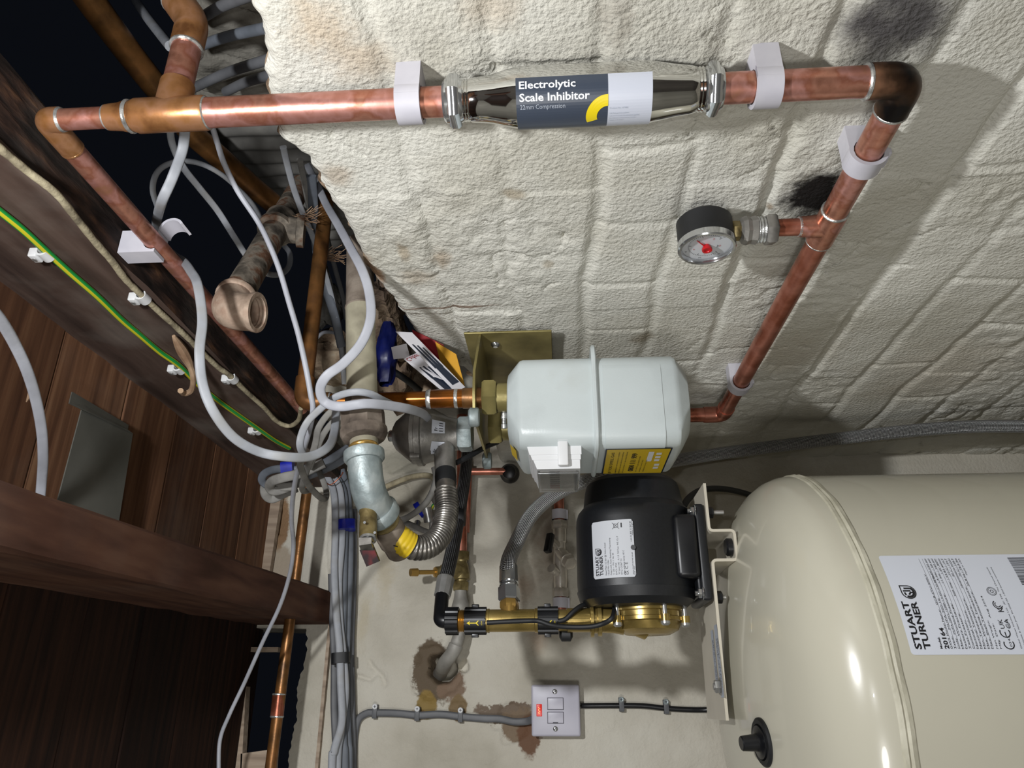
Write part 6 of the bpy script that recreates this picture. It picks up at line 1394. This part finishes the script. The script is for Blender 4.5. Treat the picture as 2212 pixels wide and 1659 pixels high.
# pale board and frame against the back wall
mb = MB().mat('batten'); q0, q1, q2, q3 = [P(x, y, Y=1.425) for x, y in ((545, 960), (505, 1215), (580, 1250), (615, 1020))]; 
n_ = Vector((0, .015, 0)); mb.add([q0, q1, q2, q3, q0 + n_, q1 + n_, q2 + n_, q3 + n_], [[0, 1, 2, 3], [7, 6, 5, 4], [0, 4, 5, 1], [1, 5, 6, 2], [2, 6, 7, 3], [3, 7, 4, 0]]); tag(mb.build('pale_board', None, smooth=0), 'pale unpainted board in the corner above the back wall', 'board')
R_ = thing('hatch_frame', P(500, 1500, Y=1.43), 'pale wooden frame round a black opening at the lower left', 'frame')
def bar(a, b, c, d, name):
    mb = MB().mat('batten'); v = [P(x, y, Y=1.43) for x, y in (a, b, c, d)]; n_ = Vector((0, .02, 0)); mb.add(v + [q + n_ for q in v], [[0, 1, 2, 3], [7, 6, 5, 4], [0, 4, 5, 1], [1, 5, 6, 2], [2, 6, 7, 3], [3, 7, 4, 0]]); mb.build(name, R_, smooth=0)
bar((476, 1398), (438, 1690), (520, 1690), (536, 1404), 'side_rail'); bar((536, 1398), (536, 1408), (600, 1408), (601, 1398), 'top_rail'); bar((520, 1628), (518, 1690), (590, 1690), (594, 1618), 'bottom_rail')
# corrugated sheet standing in the void
def csh(s, t): y = .80 + s * .42 - .05 * t; u = .25 + t * (.28 - .30 * (y - .858)); return V(.80 + .0038 * math.sin(2 * PI * y / .031) + .003 * N3(y, u, 0, 20), y, u)
M['corr'] = noisy('dusty_corrugated', [(.25, '#4e4c48'), (.5, '#6c6a66'), (.75, '#84817b')], 16, .9, 0, .4, 80)
mb = MB().mat('corr'); mb.grid(lambda s, t: csh(s, t), 260, 14); mb.grid(lambda s, t: csh(1 - s, t) + Vector((.002, 0, 0)), 260, 14); tag(mb.build('corrugated_sheet', None, smooth=60), 'grey corrugated sheet standing in the void behind the broken wall top', 'sheet')
# rubble between the wall top and the corner
random.seed(21)
def rock(c, s, name, label, mat='rubble', flatx=1.0):
    bm_v = []; n1_, n2_ = 18, 12; sd = random.random() * 90; vs = []
    for i in range(n2_ + 1):
        th_ = PI * i / n2_
        for j in range(n1_):
            ph = 2 * PI * j / n1_; d_ = Vector((math.sin(th_) * math.cos(ph), math.sin(th_) * math.sin(ph), math.cos(th_)))
            e = 1 + .55 * noise.noise(d_ * 1.4 + Vector((sd, 0, 0))) + .22 * noise.noise(d_ * 4 + Vector((sd, 3, 0)))
            k_ = max(abs(d_.x), abs(d_.y), abs(d_.z)); e *= (1 / k_) ** .45
            vs.append(c + Vector((d_.x * s[0], d_.y * s[1], d_.z * s[2])) * e)
    mb = MB().mat(mat); mb.add(vs, [[i * n1_ + j, i * n1_ + (j + 1) % n1_, (i + 1) * n1_ + (j + 1) % n1_, (i + 1) * n1_ + j] for i in range(n2_) for j in range(n1_)])
    return tag(mb.build(name, None, smooth=35), label, 'rubble')
rock(P(715, 775, Y=1.30), (.045, .05, .040), 'cream_lump', 'lump of cream plastered masonry behind the cables', 'plaster')
rock(P(720, 838, Y=1.36), (.05, .03, .035), 'white_brick', 'whitewashed brick end below the cream lump', 'wall_b')
rock(P(845, 720, Y=1.02), (.030, .060, .025), 'brown_rubble', 'brown broken brick beside the thick gas pipe, upper one')
rock(P(838, 650, Y=.96), (.022, .05, .016), 'brown_rubble', 'dark brown rubble wedged under the ragged wall edge')
rock(P(850, 815, Y=1.12), (.045, .045, .030), 'brown_rubble', 'brown broken brick beside the thick gas pipe, lower one')
rock(P(705, 660, Y=1.43), (.05, .03, .03), 'brown_rubble', 'dim brick deep behind the row of cables', 'brickgrey')
rock(P(905, 850, Y=1.20), (.040, .035, .030), 'brown_rubble', 'broken masonry between the gas regulator and the ragged wall', 'plaster')
# blue bag and the folded cards wedged by the meter bracket
vs = []
mb = MB().mat('bluebag')
def bg(s, t): q_ = P(838, 700, Y=.90).lerp(P(832, 830, Y=.90), t); a = s * 2 * PI; r_ = (.009 + .006 * math.sin(t * PI)) * (1 + .5 * N3(math.cos(a) * 2, t * 5, math.sin(a) * 2)); return q_ + Vector((0, math.sin(a) * r_, math.cos(a) * r_ * .9))
mb.grid(bg, 20, 14); tag(mb.build('blue_bag', None, smooth=60), 'crumpled blue plastic wedged beside the gas pipe', 'bag')
def card(name, pts, Ys, mat, label, extra=None):
    v = [P(x, y, Y=Y) for (x, y), Y in zip(pts, Ys)]; n_ = (v[1] - v[0]).cross(v[-1] - v[0]).normalized() * .0006
    if n_.y < 0: n_ = -n_
    m = len(v); mb = MB().mat(mat); mb.add(v + [q_ + n_ for q_ in v], [list(range(m)), list(range(m, 2 * m))[::-1]] + [[i, i + m, (i + 1) % m + m, (i + 1) % m] for i in range(m)])
    if extra: extra(mb, v, n_)
    o_ = mb.build(name, None, smooth=0); return tag(o_, label, 'card')
def hand(mb, v, n_):
    o_, ex, ey = v[3], (v[2] - v[3]), (v[0] - v[3]); f = lambda s, t, l=0: o_ + ex * s + ey * t - n_ * (1.0 + l)
    mb.mat('navy'); mb.add([f(.12, .25), f(.30, .10), f(.42, .45), f(.40, .62), f(.20, .62)], [[0, 1, 2, 3, 4]])
    for a, b in (((.40, .62), (.86, .70)), ((.42, .52), (.92, .56)), ((.42, .42), (.86, .40)), ((.38, .28), (.74, .22)), ((.24, .64), (.42, .86))):
        dx, dy = b[0] - a[0], b[1] - a[1]; L = math.hypot(dx, dy); nx, ny = -dy / L * .035, dx / L * .035
        mb.add([f(a[0] + nx, a[1] + ny), f(a[0] - nx, a[1] - ny), f(b[0] - nx * .4, b[1] - ny * .4), f(b[0] + nx * .4, b[1] + ny * .4)], [[0, 1, 2, 3]])
def cad(mb, v, n_):
    o_ = v[1]; ex = (v[0] - v[1]); ey = (v[2] - v[1]); f = lambda s, t, l=0: o_ + ex * s + ey * t - n_ * (1.2 + l)
card('yellow_card', [(940, 738), (985, 765), (1004, 835), (955, 800)], [.86, .85, .85, .87], 'cardyel', 'curled yellow and red safety card tucked behind the meter bracket')
def redp(mb, v, n_):
    a = [q_ - n_ * 1.3 for q_ in (v[0], v[0].lerp(v[1], .55), v[3].lerp(v[2], .35), v[3])]; mb.mat('cardred'); mb.add(a, [[0, 1, 2, 3]])
card('red_card', [(890, 712), (958, 745), (975, 800), (905, 765)], [.87, .865, .87, .89], 'cardred', 'dark red safety card behind the white hand card')
card('hand_card', [(855, 716), (890, 718), (1005, 836), (985, 848)], [.80, .81, .835, .83], 'card', 'white folded card with a dark hand print, upper flap', lambda mb, v, n_: (mb.mat('navy'), [mb.add([v[0].lerp(v[3], a) .lerp(v[1].lerp(v[2], a), b0) - n_ * 1.3, v[0].lerp(v[3], a).lerp(v[1].lerp(v[2], a), b1) - n_ * 1.3, v[0].lerp(v[3], c).lerp(v[1].lerp(v[2], c), b1 + .1) - n_ * 1.3, v[0].lerp(v[3], c).lerp(v[1].lerp(v[2], c), b0 - .02) - n_ * 1.3], [[0, 1, 2, 3]]) for a, c, b0, b1 in ((.22, .62, .18, .30), (.24, .6, .42, .54), (.28, .62, .66, .76), (.60, .9, .25, .8))]))
card('hand_card', [(872, 775), (905, 760), (1003, 845), (960, 848)], [.815, .83, .835, .825], 'card', 'white folded card with a dark hand print, lower flap under the red name', lambda mb, v, n_: (mb.mat('navy'), [mb.add([v[0].lerp(v[3], a).lerp(v[1].lerp(v[2], a), b0) - n_ * 1.3, v[0].lerp(v[3], a).lerp(v[1].lerp(v[2], a), b1) - n_ * 1.3, v[0].lerp(v[3], c).lerp(v[1].lerp(v[2], c), b1 + .04) - n_ * 1.3, v[0].lerp(v[3], c).lerp(v[1].lerp(v[2], c), b0 - .02) - n_ * 1.3], [[0, 1, 2, 3]]) for a, c, b0, b1 in ((.3, .62, .18, .28), (.30, .6, .38, .48), (.34, .62, .58, .68), (.60, .93, .18, .85))], mb.mat('cardred'), write(mb, 'Cadent', lambda s, t, l: v[0].lerp(v[3], .02 + t * 9).lerp(v[1].lerp(v[2], .02 + t * 9), .04 + s * 30) - n_ * (1.4), 0, 0, .010, .030)))
card('pink_card', [(845, 750), (878, 742), (886, 772), (850, 776)], [.84, .84, .84, .84], 'redcardp' if 'redcardp' in M else 'card', 'small faded pink card with a red name beside the hand card')
# black stub by the cards
cab('black_cable', [(828, 795, 1.0), (850, 803, 1.0), (880, 822, 1.02), (905, 842, 1.06)], 'short black cable end beside the folded cards', r=.005, mat='blackr')
# frayed twine round the cables
random.seed(5)
for (cx_, cy_, Y_, lb) in ((650, 470, .80, 'frayed brown twine on the iron pipe coupling'), (705, 552, .86, 'tuft of frayed twine round the row of cables')):
    mb = MB().mat('dust')
    for i in range(26):
        a = random.uniform(-.5, .35); L_ = random.uniform(18, 42); x0_, y0_ = cx_ + random.uniform(-22, 12), cy_ + random.uniform(-9, 9)
        mb.sweep(catmull([P(x0_, y0_, Y=Y_), P(x0_ + L_ * .5, y0_ + L_ * .5 * a + random.uniform(-4, 4), Y=Y_ - .01), P(x0_ + L_, y0_ + L_ * a * 1.4, Y=Y_ - .015)], 3), .0005, 4)
    tag(stuff(mb.build('frayed_twine', None, smooth=0)), lb, 'twine')
# grey loop and junction of old fittings behind the corrugated hose
cab('grey_cable', [(842, 1130, 1.36), (880, 1118, 1.33), (915, 1092, 1.30), (935, 1060, 1.28), (942, 1030, 1.27), (938, 1010, 1.27)], 'grey cable arching up behind the corrugated hose', r=.0058, mat='cable_dusty')
cab('grey_cable', [(850, 1120, 1.38), (885, 1132, 1.36), (920, 1148, 1.34), (938, 1150, 1.33), (950, 1130, 1.33), (945, 1095, 1.33), (934, 1070, 1.33), (938, 1045, 1.33)], 'grey cable looping behind the corrugated hose', r=.0052, mat='cable_dusty')
cab('grey_cable', [(820, 1058, 1.42), (855, 1042, 1.42), (890, 1030, 1.42), (925, 1027, 1.42), (945, 1040, 1.41)], 'brown stained cable arching over the old fittings', r=.0055, mat='cream_cable')
R_ = thing('earth_clamp', P(925, 1115, Y=1.40), 'small metal earth clamp with blue and green wires in the shade', 'clamp')
mb = MB().mat('steel'); q = P(924, 1112, Y=1.395); mb.lathe(q, (1, -.3, .2), [(-.014, .010), (.014, .010)], 20); mb.build('barrel', R_)
mb = MB().mat('steel'); mb.box(P(938, 1132, Y=1.40), .034, .012, .018, bev=.002); mb.build('strap', R_)
mb = MB().mat('steel'); mb.lathe(P(902, 1128, Y=1.40), (-.6, -.5, 0), [(0, .006), (.014, .006), (.014, .008), (.018, .008)], 14); mb.build('screw', R_)
mb = MB().mat('bluetape'); mb.sweep(catmull([P(898, 1088, Y=1.40), P(905, 1100, Y=1.395), P(916, 1114, Y=1.39)], 6), .0045, 10, flat=(.006, .003)); mb.build('blue_tag', R_)
mb = MB().mat('earth'); mb.sweep(catmull([P(946, 1080, Y=1.40), P(936, 1092, Y=1.40), P(928, 1106, Y=1.40)], 6), .0032, 10); mb.build('earth_wire', R_)
cab('earth_wire', [(690, 1028, 1.40), (715, 1042, 1.40), (745, 1045, 1.41), (775, 1040, 1.41)], 'short green and yellow wire behind the galvanised elbow', r=.0038, mat='earth')
cab('copper_wire', [(700, 1040, 1.36), (712, 1047, 1.35), (722, 1042, 1.35), (735, 1030, 1.35), (741, 1020, 1.35)], 'thin twisted copper wire tied round the trunk bundle', r=.0012, mat='copper_red')
